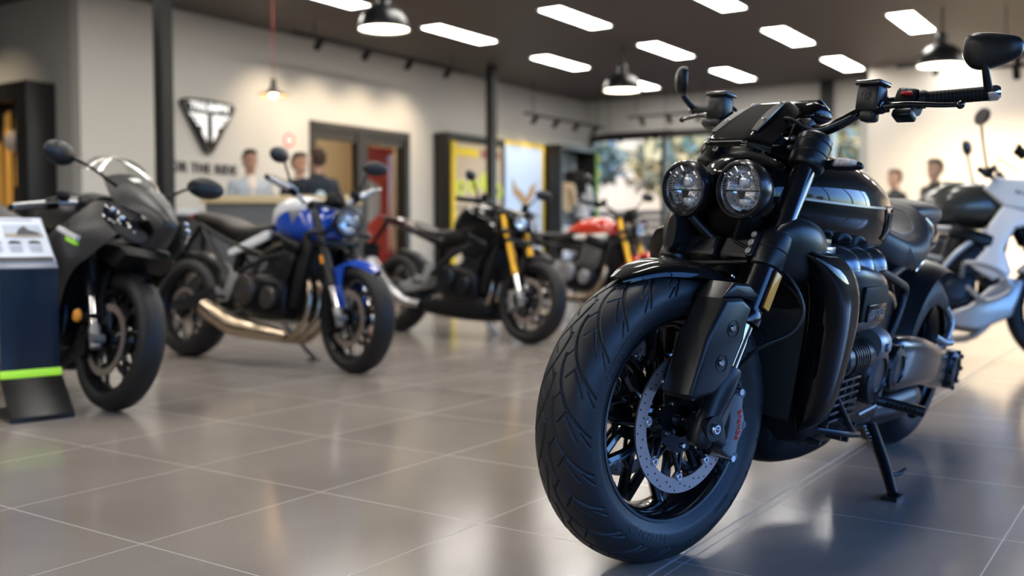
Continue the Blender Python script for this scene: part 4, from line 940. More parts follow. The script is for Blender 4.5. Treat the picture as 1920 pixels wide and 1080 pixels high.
for s_ in (1, -1):
    xs = np.linspace(1.44, .80, 50); rows = [[(x, s_*tank_y(x, z0+dz), z0+dz) for dz in (-.0028, .0028)] for x, z0 in [(x, .862-.004*math.sin((1.44-x)*3)) for x in xs]]
    G().sheet(rows, .001 if s_ > 0 else -.001).build('tank_stripe', mat('pinstripe', (.35, .36, .38), .3, .6), TANK)
    # badge: outlined triangle with a letter
    g = G()
    def tb_(x, z, o=.002): return (x, s_*tank_y(x, z, o), z)
    P = [(1.00, .862), (.885, .862), (.985, .775)]
    for a, c in ((0, 1), (1, 2), (2, 0)):
        A, C = P[a], P[c]; g.tube([tb_(A[0]+(C[0]-A[0])*t, A[1]+(C[1]-A[1])*t) for t in np.linspace(0, 1, 8)], .0022, 6, 12)
    g.tube([tb_(x, .845) for x in (.985, .955, .925)], .003, 6, 8); g.tube([tb_(x, z) for x, z in ((.955, .845), (.965, .82), (.98, .795))], .003, 6, 8)
    g.build('tank_badge', GRAPH, TANK)
G().lathe([(.032, .965), (.032, .982), (.027, .986), (.001, .986)], 32, 'z', c=(1.22, 0, 0)).build('fuel_cap', DARKM, TANK)
# side cover under tank front (rubbery scoop seen behind the fork) 
for s_ in (1, -1):
    G().hull([(1.52, .78, .70, .012, s_*.13), (1.47, .815, .675, .04, s_*.14), (1.40, .815, .66, .05, s_*.150), (1.33, .79, .66, .04, s_*.15), (1.30, .75, .68, .015, s_*.15)], 24, 24, 2.4).build('side_scoop', SATIN, R_)
# --- radiator and its side panels
g = G(); g.hull([(.26, 1.31, 1.16, .18), (.30, 1.325, 1.15, .20), (.55, 1.335, 1.18, .215), (.72, 1.37, 1.22, .205), (.745, 1.37, 1.24, .18)], 32, 24, 5, axis='z'); rad = g.build('radiator', MATTE, R_)
for s_ in (1, -1):
    g = G(); g.hull([(.300, 1.335, 1.245, .010, s_*.195), (.34, 1.345, 1.240, .035, s_*.205), (.42, 1.350, 1.235, .046, s_*.212), (.55, 1.365, 1.215, .050, s_*.216), (.64, 1.395, 1.225, .050, s_*.215), (.70, 1.43, 1.255, .046, s_*.205), (.735, 1.45, 1.30, .034, s_*.19), (.748, 1.44, 1.34, .014, s_*.18)], 36, 48, 3.2, axis='z')
    g.build('radiator_cowl', GLOSS, R_, angle=60)
G().box((1.335, 0, .50), (.01, .34, .36), .003).build('radiator_core', mat('radiator_fins', (.03, .03, .03), .4, .5), rad)
# --- engine
g = G(); g.hull([(1.24, .60, .24, .15), (1.20, .66, .22, .19), (.95, .68, .20, .20), (.70, .64, .20, .19), (.62, .58, .24, .15)], 32, 24, 6); eng = g.build('engine_block', DARKM, R_)
g = G()
for z in (.315, .335, .355, .375, .395, .415): g.box((1.13, .214, z), (.19, .03, .009), .003)
for x in (1.21, 1.16, 1.11, 1.06): g.box((x, .205, .365), (.008, .03, .13), .003)
g.build('cooling_fins', GRAPH, eng)
g = G()
for x, z, r in ((.88, .40, .085), (.71, .40, .07)):
    g.lathe([(r, .17), (r, .215), (r*.92, .225), (r*.6, .232), (r*.55, .226), (.001, .228)], 40, c=(x, 0, z))
    for k in range(7): a = 2*math.pi*k/7; g.bolt((x+r*.92*math.cos(a), .222, z+r*.92*math.sin(a)), (0, 1, 0), .007, .006)
g.build('crankcase_cover', GRAPH, eng)
g = G(); g.lathe([(.001, 1.24), (.035, 1.24), (.046, 1.232), (.048, 1.20), (.048, 1.10), (.044, 1.095), (.044, 1.04), (.036, 1.03), (.001, 1.03)], 36, 'x', c=(0, .215, .475))
for k in range(7): g.lathe([(.051, 1.20-.016*k), (.051, 1.194-.016*k), (.046, 1.194-.016*k), (.046, 1.20-.016*k)], 36, 'x', c=(0, .215, .475), closed=True)
g.build('starter_motor', GRAPH, eng)
g = G(); g.lathe([(.001, 1.03), (.040, 1.03), (.044, 1.02), (.044, .96), (.038, .945), (.001, .945)], 36, 'x', c=(0, .225, .50)); g.bolt((1.0, .27, .50), (0, 1, 0), .012, .008); g.build('oil_filter', ALU, eng)
g = G(); 
for x, z in ((1.20, .30), (1.14, .275), (1.08, .25), (1.02, .235), (.98, .27), (1.23, .26)): g.bolt((x, .17, z), (0, 1, 0), .009, .05)
g.tube([(1.24, .17, .29), (1.1, .23, .27), (.95, .22, .24)], .010); g.tube([(1.2, .2, .42), (1.12, .24, .31), (1.02, .23, .26)], .008); g.build('engine_bolts', GRAPH, eng)
g = G(); g.hull([(1.33, .28, .22, .10), (1.30, .31, .185, .14), (1.15, .31, .17, .16), (.95, .29, .17, .15), (.82, .27, .18, .12), (.8, .24, .19, .1)], 28, 24, 4); bp_ = g.build('belly_pan', MATTE, R_)
# intake cover with its name plate
for s_ in (1, -1):
    g = G(); g.hull([(1.27, .700, .60, .010, s_*.20), (1.255, .712, .565, .03, s_*.205), (1.20, .716, .545, .042, s_*.21), (1.08, .700, .545, .045, s_*.212), (1.0, .668, .56, .04, s_*.205), (.975, .64, .59, .015, s_*.20)], 32, 28, 4.5)
    ic = g.build('intake_cover', mat('intake_grey', (.055, .057, .062), .30, .6), R_)
    g = G(); g.box((1.13, s_*.254, .622), (.17, .012, .09), .005, R=None); g.build('plate_recess', MATTE, ic)
    g = G(); g.box((1.125, s_*.262, .60), (.125, .008, .045), .003); g.build('name_plate', mat('plate_dark', (.02, .02, .022), .2, .6), ic)
    g = G(); g.text('ROCKET', .026, lambda x, y, z: (1.125-s_*x*1.0, s_*(.2665+z), .60+y), .0008); g.build('plate_lettering', ALU, ic)
    g = G()
    for k in range(3):
        x = 1.25-.10*k
        g.tube([(x, s_*.10, .69), (x, s_*.16, .725), (x-.01, s_*.20, .715), (x-.01, s_*.215, .690)], [.028, .034, .036, .032], 24, 24)
    g.build('intake_trumpet', mat('satin_chrome', (.16, .17, .19), .26, .9), R_)
    g = G(); g.box((1.36, s_*.165, .765), (.12, .04, .02), .006); g.box((1.32, s_*.17, .745), (.06, .05, .025), .006); g.cyl((1.37, s_*.16, .74), (1.37, s_*.16, .79), .018); g.build('coolant_neck', STEEL, R_)
# frame, tubes
g = G()
for s_ in (1, -1):
    g.tube([(1.42, s_*.05, .78), (1.22, s_*.16, .69), (.98, s_*.185, .685), (.80, s_*.17, .66), (.70, s_*.16, .60)], .016, 12, 40)
    g.tube([(.98, s_*.19, .70), (.78, s_*.20, .655), (.70, s_*.20, .62), (.76, s_*.20, .50), (.80, s_*.18, .36)], .012, 12, 40)
    g.tube([(.74, s_*.16, .66), (.45, s_*.13, .70), (.15, s_*.10, .74)], .014, 12, 20)
g.build('frame', SATIN, R_)
# seats
G().hull([(.80, .79, .74, .07), (.77, .815, .70, .11), (.68, .800, .665, .155), (.56, .780, .655, .175), (.44, .800, .66, .172), (.37, .845, .68, .15), (.335, .865, .73, .11), (.325, .85, .78, .07)], 36, 40, 2.8, k=.55).build('rider_seat', LEATH, R_)
st = bpy.data.objects['rider_seat']
for s_ in (1, -1):
    G().tube([(.76, s_*.085, .798), (.66, s_*.118, .788), (.56, s_*.125, .776), (.46, s_*.12, .797), (.40, s_*.07, .84), (.39, 0, .85)], .0022, 6, 40).build('seat_seam', mat('seam_grey', (.09, .09, .1), .5), st)
    G().tube([(.62, s_*.158, .76), (.60, s_*.178, .72), (.55, s_*.178, .68)], .002, 6, 20).build('seat_seam', MATS['seam_grey'], st)
G().hull([(.33, .845, .80, .06), (.28, .872, .79, .085), (.14, .880, .79, .092), (.02, .875, .80, .08), (-.03, .86, .82, .05)], 32, 24, 2.8).build('pillion_seat', LEATH, R_)
G().hull([(.40, .77, .66, .11), (.25, .78, .68, .11), (.05, .80, .72, .09), (-.05, .82, .76, .05)], 28, 20, 3).build('tail_unit', GLOSS, R_)
G().box((-.055, 0, .79), (.02, .08, .03), .005).build('tail_light', REDS, R_)
g = G()
for s_ in (1, -1): G().tube([(.33, s_*.11, .83), (.27, s_*.125, .79), (.29, s_*.12, .70), (.38, s_*.125, .66)], .008, 10, 24).build('grab_rail', CHROME, R_)
_0 = 0
# rear wheel, swing arm, bevel box, mudguard
RMx = T3(0, 0, .323)
wheel(rk, RMx, .323, .235, .207, 'rear_wheel', 10, MATS['wheel_black'], [(-.09, .15)], style='truss', hubw=.08, hubr=.06)
rows = []
for a in np.linspace(20, 100, 12):
    ar = math.radians(a); rows.append([(.355*math.cos(ar)-(abs(q)**2)*.03*math.cos(ar), q*.135, .323+.355*math.sin(ar)-(abs(q)**2)*.03*math.sin(ar)) for q in np.linspace(-1, 1, 7)])
G().patch(rows, 30, 16, .004).build('rear_fender', SATIN, R_, angle=60)
g = G(); g.hull([(.70, .46, .34, .035, .15), (.60, .47, .34, .045, .155), (.40, .46, .32, .045, .16), (.18, .41, .27, .045, .165), (.04, .39, .255, .045, .165), (-.04, .38, .27, .035, .16), (-.07, .35, .29, .02, .155)], 28, 36, 3); sa = g.build('swingarm', mat('swingarm_grey', (.03, .031, .034), .28, .4, .4), R_)
g = G(); g.lathe([(.070, .19), (.070, .214), (.060, .224), (.04, .228), (.038, .222), (.001, .222)], 40, c=(.02, 0, .323))
for k in range(8): a = 2*math.pi*k/8; g.bolt((.02+.062*math.cos(a), .220, .323+.062*math.sin(a)), (0, 1, 0), .008, .010)
g.build('bevel_box', GRAPH, sa)
g = G(); g.hull([(.70, .475, .34, .03, .18), (.66, .485, .325, .042, .185), (.50, .475, .32, .05, .19), (.30, .44, .31, .045, .19), (.22, .42, .325, .028, .185)], 28, 24, 3.5); g.build('swingarm_cover', MATS['swingarm_grey'], sa)
# exhausts: three headers on the right side, cans on both
for k in range(3): G().tube([(1.15-.13*k, -.19, .56), (1.16-.13*k, -.25, .48), (1.05-.13*k, -.25, .33), (.75, -.22, .25)], .024, 14, 24).build('exhaust_header', BRONZE, R_)
g = G(); g.tube([(.75, -.22, .25), (.4, -.25, .30), (-.1, -.28, .40)], [.035, .055, .055], 24, 20); g.build('exhaust_silencer', SATIN, R_)
g = G(); g.tube([(.86, .12, .24), (.7, .14, .25), (.58, .155, .255), (.42, .165, .262), (.36, .17, .265)], [.035, .045, .054, .056, .046], 28, 40); ex = g.build('exhaust_silencer', SATIN, R_)
# footpegs, gear lever
for s_ in (1, -1):
    g = G(); g.tube([(.84, s_*.20, .32), (.80, s_*.25, .315), (.77, s_*.335, .31)], [.012, .015, .015], 14, 14); 
    for k in range(7): t = .25+.1*k; p = Vector((.82, s_*.22, .318)).lerp(Vector((.77, s_*.335, .31)), t); g.box(tuple(p), (.038, .007, .012), .002)
    fp = g.build('footpeg', HOSE, R_)
    g = G(); g.plate([(.92, .40), (.84, .34), (.70, .36), (.66, .40), (.72, .42), (.84, .38), (.90, .43)], s_*.195, s_*.207, .003); g.tube([(.98, s_*.22, .30), (.86, s_*.225, .31)], .006); g.build('peg_hanger', ALU, R_)
    g = G(); g.tube([(.16, s_*.17, .44), (.10, s_*.19, .42), (.06, s_*.20, .42)], .012, 12, 12); g.tube([(.02, s_*.15, .53), (-.01, s_*.17, .48), (.06, s_*.18, .42), (.12, s_*.17, .40)], .012, 12, 20); g.build('pillion_peg', ALU, R_)
stand(rk, (.66, .15, .225), (1.075, 2.80, .0), .017)
g = G(); f_ = rk.loc(1.075, 2.80, 0); p_ = Vector((.66, .15, .225)); q_ = p_.lerp(f_, .72); g.tube([q_, q_+Vector((-.05, .02, .0)), q_+Vector((-.085, .03, .012))], [.007, .006, .005], 10, 12); g.build('stand_tang', SATIN, R_)

# ------------------------------------------------------------------ the row of other motorcycles
def exhaust_tube(b, pts, r, m, name='exhaust_header', n=12, parent=None): return G().tube(pts, r, n, 8*len(pts)).build(name, m, parent or b.root)
def mk(label, fc, rd, WB, rake, trail, R, lean, steer, sp):
    rd = Vector((*rd, 0)).normalized(); rc = Vector((*fc, 0))+rd*WB; phi = math.atan2(-rd.y, -rd.x)
    b = Bike(label, (rc.x, rc.y), phi, lean, steer, WB, rake, trail, R, sp.get('RR', .315)); r = b.root; F = b.F; RRm = T3(0, 0, b.RR)
    mw = sp.get('rim', mat('rim_black', (.008, .008, .009), .3, .2)); st = sp.get('style', 'Y'); fk = sp.get('fork', SATIN); yf = sp.get('yf', .098)
    tc = sp['tank_m']
    wheel(b, F, R, sp.get('FW', .12), R-.082, 'front_wheel', sp.get('spokes', 5), mw, [(.062, sp.get('disc', .155)), (-.062, sp.get('disc', .155))], style=st)
    wheel(b, RRm, b.RR, sp.get('RW', .175), b.RR-.095, 'rear_wheel', sp.get('spokes', 5), mw, [(-.075, .11)], style=st, hubw=.08)
    # forks, yokes, axle, calipers
    fl = sp.get('flen', .70); usd = sp.get('usd', True)
    for s_ in (1, -1):
        y = s_*yf
        g = b.f(); g.at(T3(-.02, y, 0)); 
        g.lathe([(.001, -.04), (.025, -.035), (.026, .05), (.022, .07), (.001, .072)], 16, 'z'); g.at(Matrix.Identity(4)).tube([(0, y-.025*s_, 0), (0, y+.025*s_, 0)], .022, 16, 2); lo = g.build('fork_lower', sp.get('lower', ALU), r)
        g = b.f(); g.at(T3(-.02, y, 0))
        if usd: g.cyl((0, 0, .06), (0, 0, .23), .021, 16)
        else: g.cyl((0, 0, .28), (0, 0, fl), .020, 16)
        g.build('fork_slider', CHROME, lo)
        g = b.f(); g.at(T3(-.02, y, 0))
        if usd: g.lathe([(.029, .20), (.030, .22), (.028, .24), (.0285, .40), (.026, .47), (.026, fl)], 20, 'z')
        else: g.lathe([(.024, .05), (.027, .12), (.028, .26), (.029, .28), (.022, .285)], 20, 'z')
        g.build('fork_tube', fk, r)
        if sp.get('refl'):
            b.f().box((-.02, y+s_*.03, sp['refl']), (.022, .008, .05), .003).build('reflector', AMBER, r)
        caliper(b, b.F, s_*.062, sp.get('cal', DARKM), a0=18, r=.13)
    for z in (.46, fl-.02): b.f().box((-.02, 0, z), (.075, 2*yf+.07, .035), .010).build('fork_yoke', sp.get('yoke', SATIN), r)
    b.f().cyl((-.055, 0, .44), (-.055, 0, fl), .028).build('steering_stem', MATTE, r)
    # fender
    a0, a1 = sp.get('fend', (38, 120)); rows = []
    for k, a in enumerate(np.linspace(a0, a1, 9)):
        ar = math.radians(a); t = k/8; hw = .068*(min(1, .35+t*2)); rr0 = R+.022
        rows.append([((rr0-abs(q)**2.4*.035)*math.cos(ar), hw*q, (rr0-abs(q)**2.4*.035)*math.sin(ar)) for q in np.linspace(-1, 1, 7)])
    fd = b.f().patch(rows, 26, 14, .004).build('front_fender', sp.get('fend_m', tc), r, angle=60)
    for s_ in (1, -1):
        b.f().plate([(.10, .285), (-.04, .31), (-.06, .24), (-.03, .08), (.01, .06), (.03, .19)], s_*.066, s_*.082, .006).build('fender_side', sp.get('fend_m', tc), fd)
    # handlebar
    hb = sp['bar']; ends = [Vector(p) for p in hb]           # fork-space points of the left half: centre .. end
    full = [Vector((p.x, -p.y, p.z)) for p in ends[::-1] if p.y > 0]+ends
    b.f().tube(full, .0125, 12, 60).build('handlebar', sp.get('bar_m', HB), r)
    for s_ in (1, -1):
        e = ends[-1].copy(); i_ = ends[-2].copy(); e.y *= s_; i_.y *= s_; d = (e-i_).normalized(); a = e-d*.13
        b.f().tube([a, e], .0175, 16, 2).build('handlebar_grip', sp.get('grip_m', MATTE), r); b.f().tube([e, e+d*.02], .014, 14, 2).build('bar_end', MATTE, r)
        b.f().tube([a-d*.05, a-d*.002], .026, 14, 2).build('switch_housing', MATTE, r)
        q = a-d*.03+Vector((.04, 0, -.015)); b.f().tube([q, q+d*.08+Vector((.022, 0, -.008)), q+d*.17+Vector((.018, 0, -.005))], [.008, .0055, .005], 8).build('hand_lever', sp.get('lever_m', SATIN), r)
        b.f().box(tuple(a-d*.06+Vector((.03, 0, .02))), (.04, .05, .035), .008).build('brake_reservoir', MATTE, r)
        # mirrors
        mp = sp['mir']; 
        if sp.get('mirfix'): M = Matrix.Identity(4); base = Vector(sp['mirfix']); base.y *= s_
        else: M = b.F; base = a-d*.03
        mc = Vector(mp); mc.y *= s_
        g = G(M=M); g.tube([base, base.lerp(mc, .5)+Vector((0, 0, .012)), mc], [.008, .0065, .007], 8, 14); sk = g.build('mirror_stalk', MATTE, r)
        g = G(M=M); rk_ = 0 if sp.get('mirfix') else b.rk; sz = sp.get('mirs', .075)
        g.at(T3(*mc) @ RY(rk_) @ RZ(-s_*20)).rings([np.array([(x, sz*k_*math.cos(t)*1.05+s_*sz*.3, sz*k_*math.sin(t)*.62) for t in np.linspace(0, 2*np.pi, 24, endpoint=False)]) for x, k_ in ((-.012, .95), (-.006, 1), (.006, .95), (.018, .7), (.024, .3), (.025, .05))]); g.build('mirror', mat('mirror_shell', (.010, .011, .014), .35), sk)
    # headlight
    if sp.get('head'):
        p, z, hr = sp['head']; Mh = b.F @ T3(p, 0, z) @ RY(b.rk+3); headlight(b, Mh, hr, detail=sp.get('hdet', True))
        for s_ in (1, -1): b.f().tube([(p-.02, s_*hr*.98, z), (-.0, s_*.09, z-.02)], .009, 8).build('headlight_bracket', SATIN, r)
        b.f().hull([(p-.02, z+hr+.115, z+hr+.055, .03), (p-.05, z+hr+.13, z+hr+.04, .06), (p-.08, z+hr+.12, z+hr+.05, .055)], 20, 12, 3).build('instrument_pod', MATTE, r)
    for s_ in (1, -1):
        b.f().tube([(.03, s_*.09, .50), (.035, s_*.16, .50)], [.006, .008], 8, 2).build('indicator_stalk', MATTE, r)
        b.f().hull([(s_*.15, .515, .485, .012, .035), (s_*.18, .52, .48, .018, .035), (s_*.215, .51, .49, .01, .03)], 14, 10, axis='y').build('turn_signal', sp.get('sig', HOSE), r)
    # tank
    tk_ = sp['tank']; tkb = G().hull(tk_, 40, 48, sp.get('te', 2.5), k=sp.get('tk', .5)).build('fuel_tank', tc, r, angle=60)
    if sp.get('tank2'):
        st2, m2 = sp['tank2']; G().hull(st2, 40, 40, sp.get('te', 2.5)).build('tank_panel', m2, tkb, angle=60)
    G().lathe([(.03, -.012), (.03, .012), (.001, .016)], 24, 'z', c=(tk_[len(tk_)//2][0], 0, max(t[1] for t in tk_))).build('fuel_cap', DARKM, tkb)
    # seat, tail
    G().hull(sp['seat'], 32, 32, 2.8, k=.5).build('rider_seat', sp.get('seat_m', LEATH), r)
    G().hull(sp['tail'], 28, 24, sp.get('taile', 3)).build('tail_unit', sp.get('tail_m', MATTE), r)
    tx, tz = sp['tail'][-1][0], sp['tail'][-1][1]-.01
    G().box((tx-.006, 0, tz-.01), (.02, .08, .025), .004).build('tail_light', REDS, r)
    g = G(); g.tube([(tx+.08, 0, tz-.03), (tx-.05, 0, tz-.18), (tx-.09, 0, tz-.26)], [.02, .015, .02], 8); g.box((tx-.10, 0, tz-.28), (.01, .17, .12), .003, R=None); g.build('plate_holder', MATTE, r)
    # frame
    g = G()
    for s_ in (1, -1):
        for t_ in sp['frame']: g.tube([(x, s_*y, z) for x, y, z in t_], sp.get('frt', .016), 10, 10*len(t_))
    g.build('frame', sp.get('frame_m', SATIN), r)
    # engine
    ex = sp.get('eng', (.74, .40)); x0, z0 = ex; em = sp.get('eng_m', DARKM)
    g = G(); g.hull([(x0+.24, z0+.06, z0-.12, .12), (x0+.2, z0+.1, z0-.16, .16), (x0, z0+.12, z0-.17, .18), (x0-.18, z0+.10, z0-.12, .16), (x0-.24, z0+.05, z0-.06, .12)], 28, 24, 5); en = g.build('engine_block', em, r)
    g = G(M=T3(x0+.14, 0, z0+.05) @ RY(18)); g.box((0, 0, .11), (.20, .33, .20), .02); g.box((0, 0, .235), (.24, .37, .08), .02)
    g.build('cylinder_head', em, en)
    g = G(M=T3(x0+.14, 0, z0+.05) @ RY(18))
    for k in range(6): g.box((0, 0, .04+k*.026), (.225, .35, .007), .002)
    g.build('cooling_fins', sp.get('fin_m', GRAPH), en)
    for s_ in (1, -1):
        g = G(); g.lathe([(.088, s_*.17), (.088, s_*.20), (.078, s_*.213), (.045, s_*.217), (.043, s_*.21), (.001, s_*.212)], 36, c=(x0-.06, 0, z0+.0)); g.build('clutch_cover', sp.get('cov_m', GRAPH), en)
        g = G(); g.lathe([(.062, s_*.16), (.062, s_*.19), (.052, s_*.20), (.001, s_*.202)], 32, c=(x0+.13, 0, z0-.04))
        g.build('alternator_cover', sp.get('cov_m', GRAPH), en)
        g = G(); g.plate([(x0+.41, z0+.26), (x0+.37, z0+.30), (x0+.30, z0+.24), (x0+.27, z0-.08), (x0+.33, z0-.10)], s_*.11, s_*.155, .010); g.build('radiator_shroud', sp.get('shroud', MATTE), r)
    G().box((x0+.33, 0, z0+.14), (.04, .28, .40), .008).build('radiator', MATTE, r)
    G().hull([(x0+.02, z0+.40, z0+.26, .12), (x0-.15, z0+.38, z0+.24, .14), (x0-.28, z0+.34, z0+.22, .12)], 20, 16, 4).build('airbox', MATTE, r)
    # swing arm, chain
    g = G()
    for s_ in (1, -1): g.plate([(x0-.24, z0-.02), (x0-.24, z0+.07), (.25, b.RR+.10), (.02, b.RR+.035), (-.05, b.RR+.03), (-.05, b.RR-.03), (.03, b.RR-.035), (x0-.28, z0-.07)], s_*.095, s_*.125, .008)
    g.box((x0-.26, 0, z0), (.06, .24, .08), .01); g.build('swingarm', sp.get('swing_m', SATIN), r)
    G().tube([(x0-.28, .0, z0+.02), (x0-.36, 0, z0+.15), (x0-.30, 0, z0+.33)], [.03, .035, .025], 12).build('rear_shock', sp.get('shock', MATTE), r)
    rows = [[((b.RR+.03)*math.cos(a), q*.09, b.RR+(b.RR+.03-abs(q)**2*.02)*math.sin(a)) for q in np.linspace(-1, 1, 5)] for a in np.radians(np.linspace(20, 105, 8))]
    G().patch(rows, 16, 10, .004).build('rear_hugger', SATIN, r)
    g = G(); g.lathe([(.10, .088), (.10, .094), (.085, .094), (.085, .088)], 40, c=(0, 0, b.RR), closed=True)
    g.tube([(0, .091, b.RR+.10), (x0-.25, .10, z0+.045)], .006, 6, 2); g.tube([(0, .091, b.RR-.10), (x0-.25, .10, z0-.03)], .006, 6, 2); g.build('chain', sp.get('chain', GRAPH), r)
    # exhaust
    for nm, pts, rr_, m_ in sp['exh']: exhaust_tube(b, pts, rr_, m_, nm)
    # pegs and stand
    for s_ in (1, -1):
        px_, pz_ = sp.get('peg', (.50, .37)); pm = sp.get('peg_m', ALU)
        G().plate([(px_+.02, pz_+.16), (px_+.10, pz_+.14), (px_+.05, pz_+.02), (px_+.03, pz_-.02), (px_-.06, pz_-.03), (px_-.10, pz_+.06), (px_-.07, pz_+.06), (px_-.02, pz_+.03)], s_*.17, s_*.18, .003).build('peg_hanger', pm, r)
        G().tube([(px_, s_*.18, pz_), (px_-.01, s_*.27, pz_)], .011, 8, 2).build('footpeg', HOSE, r)
    stand(b, (x0-.08, .12, z0-.14), tuple(b.W @ Vector(sp.get('foot', (x0-.02, .27, 0))))[:2]+(0,), m=sp.get('stand_m'))
    for i, (p0, p1) in enumerate((((-.01, yf, .62), (-.03, .07, .12)), ((-.01, -yf, .62), (-.03, -.07, .12)))):
        q0, q1 = Vector(p0), Vector(p1); b.f().tube([q0, q0.lerp(q1, .4)+Vector((.05, (.04 if i == 0 else -.04), 0)), q1], .004, 6).build('brake_hose', HOSE, r)
    return b
hdr3 = lambda m, x0=.98: [('exhaust_header', [(x0+.02, y, .56), (x0+.12, y*1.1, .46), (x0+.13, y*1.1, .30), (x0+.02, y, .17), (x0-.12, y*.7, .15)], .019, m) for y in (-.09, -.02, .05)]

# blue and white roadster
bl = mk('blue and white naked roadster with round headlight, second from left in the row', (-.875, 5.454), (-.824, .567), 1.401, 24.6, .107, .30, 9, -12, dict(
    tank_m=BLUEP, tank=[(1.17, .84, .76, .04), (1.14, .90, .70, .10), (1.04, .95, .69, .145), (.92, .965, .70, .155), (.82, .94, .71, .13), (.75, .89, .73, .08), (.735, .86, .75, .04)],
    tank2=([(1.12, .935, .885, .05), (1.04, .966, .838, .135), (.92, .982, .820, .152), (.80, .955, .80, .134), (.735, .90, .77, .09)], WHITEP),
    seat=[(.80, .86, .80, .06), (.74, .84, .76, .10), (.60, .815, .73, .13), (.45, .825, .74, .14), (.30, .875, .79, .12), (.10, .905, .84, .10), (.02, .905, .86, .06)], seat_m=mat('seat_brown', (.038, .030, .027), .5, bump=.3, scale=200),
    tail=[(.45, .76, .68, .09), (.25, .83, .74, .08), (.06, .885, .82, .06), (-.06, .905, .86, .035)],
    frame=[[(1.15, .05, .80), (1.0, .14, .66), (.80, .17, .60), (.55, .16, .50), (.50, .13, .36)], [(.80, .16, .62), (.45, .13, .70), (.10, .09, .82)], [(.52, .14, .48), (.30, .12, .64), (.12, .09, .80)]],
    bar=[(-.05, 0, .70), (-.05, .10, .705), (-.035, .18, .76), (-.022, .26, .80), (-.02, .36, .845)], grip_m=mat('grip_highlight', (.35, .36, .38), .22, .8), bar_m=mat('bar_silver', (.45, .45, .47), .3, .7), lever_m=STEEL, mir=(.075, .305, .94), mirs=.074,  # strong highlight on the grips is put into their colour
    head=(.115, .53, .083), fend=(30, 118), refl=.36, eng=(.74, .42), cov_m=mat('cover_brown_grey', (.075, .065, .058), .38, .7), sig=HOSE, flen=.72, spokes=5,
    foot=(.80, .30, 0), peg_m=ALU, yf=.10,
    exh=hdr3(BRONZE)+[('exhaust_silencer', [(.95, -.09, .17), (.78, -.15, .19), (.60, -.17, .21), (.42, -.17, .27), (.32, -.17, .31)], [.035, .05, .062, .062, .05], BRONZE)]))
g = G()
for s_ in (1, -1): g.plate([(.80, .77), (.74, .765), (.60, .71), (.44, .65), (.46, .62), (.62, .66), (.78, .72)], s_*.12, s_*.15, .008)
g.build('side_panel', WHITEP, bl.root)
g = G()
for s_ in (-1, 1):
    f_ = lambda x, y, z: (.96-s_*x*-1 if False else .95+s_*-x*-1*-1, s_*(.150+z), .845+y)
    g.plate([(1.02, .885), (.93, .885), (.975, .80)], s_*.145, s_*.156, .002)
g.build('tank_badge', ALU, bpy.data.objects['tank_panel'])
for s_ in (1, -1):
    G().tube([(.98, s_*.165, .70), (.86, s_*.175, .66), (.76, s_*.165, .60), (.70, s_*.16, .50)], .018, 10).build('frame_tube', mat('frame_bronze', (.06, .045, .035), .4, .5), bl.root)

# black naked sport bike with gold forks
bk = mk('black naked sports bike with gold forks and brown seat, middle of the row', (.112, 6.99), (-.714, .70), 1.445, 23.9, .105, .30, 9, 0, dict(
    tank_m=GLOSS, tank=[(1.20, .86, .78, .05), (1.16, .915, .74, .12), (1.05, .965, .73, .16), (.90, .995, .735, .17), (.76, .985, .74, .15), (.66, .92, .75, .11), (.60, .86, .77, .06)],
    seat=[(.68, .83, .78, .07), (.58, .81, .75, .11), (.45, .80, .74, .13), (.30, .825, .77, .12), (.18, .87, .81, .09), (.10, .89, .84, .05)], seat_m=MATS['seat_brown'],
    tail=[(.35, .80, .70, .10), (.15, .86, .76, .10), (-.05, .91, .82, .08), (-.25, .935, .87, .05), (-.36, .94, .91, .02)], tail_m=mat('tail_red_black', (.035, .008, .008), .25, coat=1),
    frame=[[(1.2, .06, .80), (1.0, .15, .70), (.75, .17, .60), (.52, .15, .45)], [(.60, .13, .70), (.3, .10, .76), (.05, .08, .84)]], frt=.022,
    bar=[(-.05, 0, .74), (-.05, .10, .75), (-.08, .20, .785), (-.15, .39, .80)], mir=(.0, .365, .915), mirs=.065, fork=GOLDF, lower=ALU, head=None, fend=(40, 122), fend_m=MATTE, eng=(.78, .42), swing_m=ALU, spokes=5, foot=(.78, .34, 0), peg=(.45, .38), peg_m=SILVERP, stand_m=SILVERP,
    cal=ALU, exh=hdr3(BRONZE, .98)+[('exhaust_silencer', [(.40, -.14, .22), (.26, -.17, .235), (.14, -.21, .31), (-.13, -.24, .53)], [.028, .036, .044, .046], STEEL)]))
for s_ in (1, -1):
    bk.f().tube([(.06, 0, .54), (.0, s_*.08, .52)], .01, 8).build('headlight_bracket', SATIN, bk.root)
    Mh = bk.F @ T3(.085, s_*.058, .555) @ RY(bk.rk-12) @ RZ(s_*16); headlight(bk, Mh, .054, detail=False)
    g = G(); g.plate([(1.16, .86), (.95, .80), (.80, .66), (.86, .58), (1.02, .54), (1.12, .60), (1.20, .74)], s_*.12, s_*.18, .02); g.build('side_fairing', GLOSS, bk.root)
g = bk.f(); g.hull([(.10, .63, .60, .04), (.05, .68, .58, .09), (.0, .72, .60, .10), (-.04, .73, .64, .07)], 24, 16, 3); g.build('fly_screen', GLOSS, bk.root)
G().hull([(1.12, .27, .18, .08), (1.06, .31, .14, .13), (.8, .30, .13, .15), (.5, .28, .15, .15), (.30, .26, .19, .12)], 28, 24, 4).build('belly_pan', MATTE, bk.root)

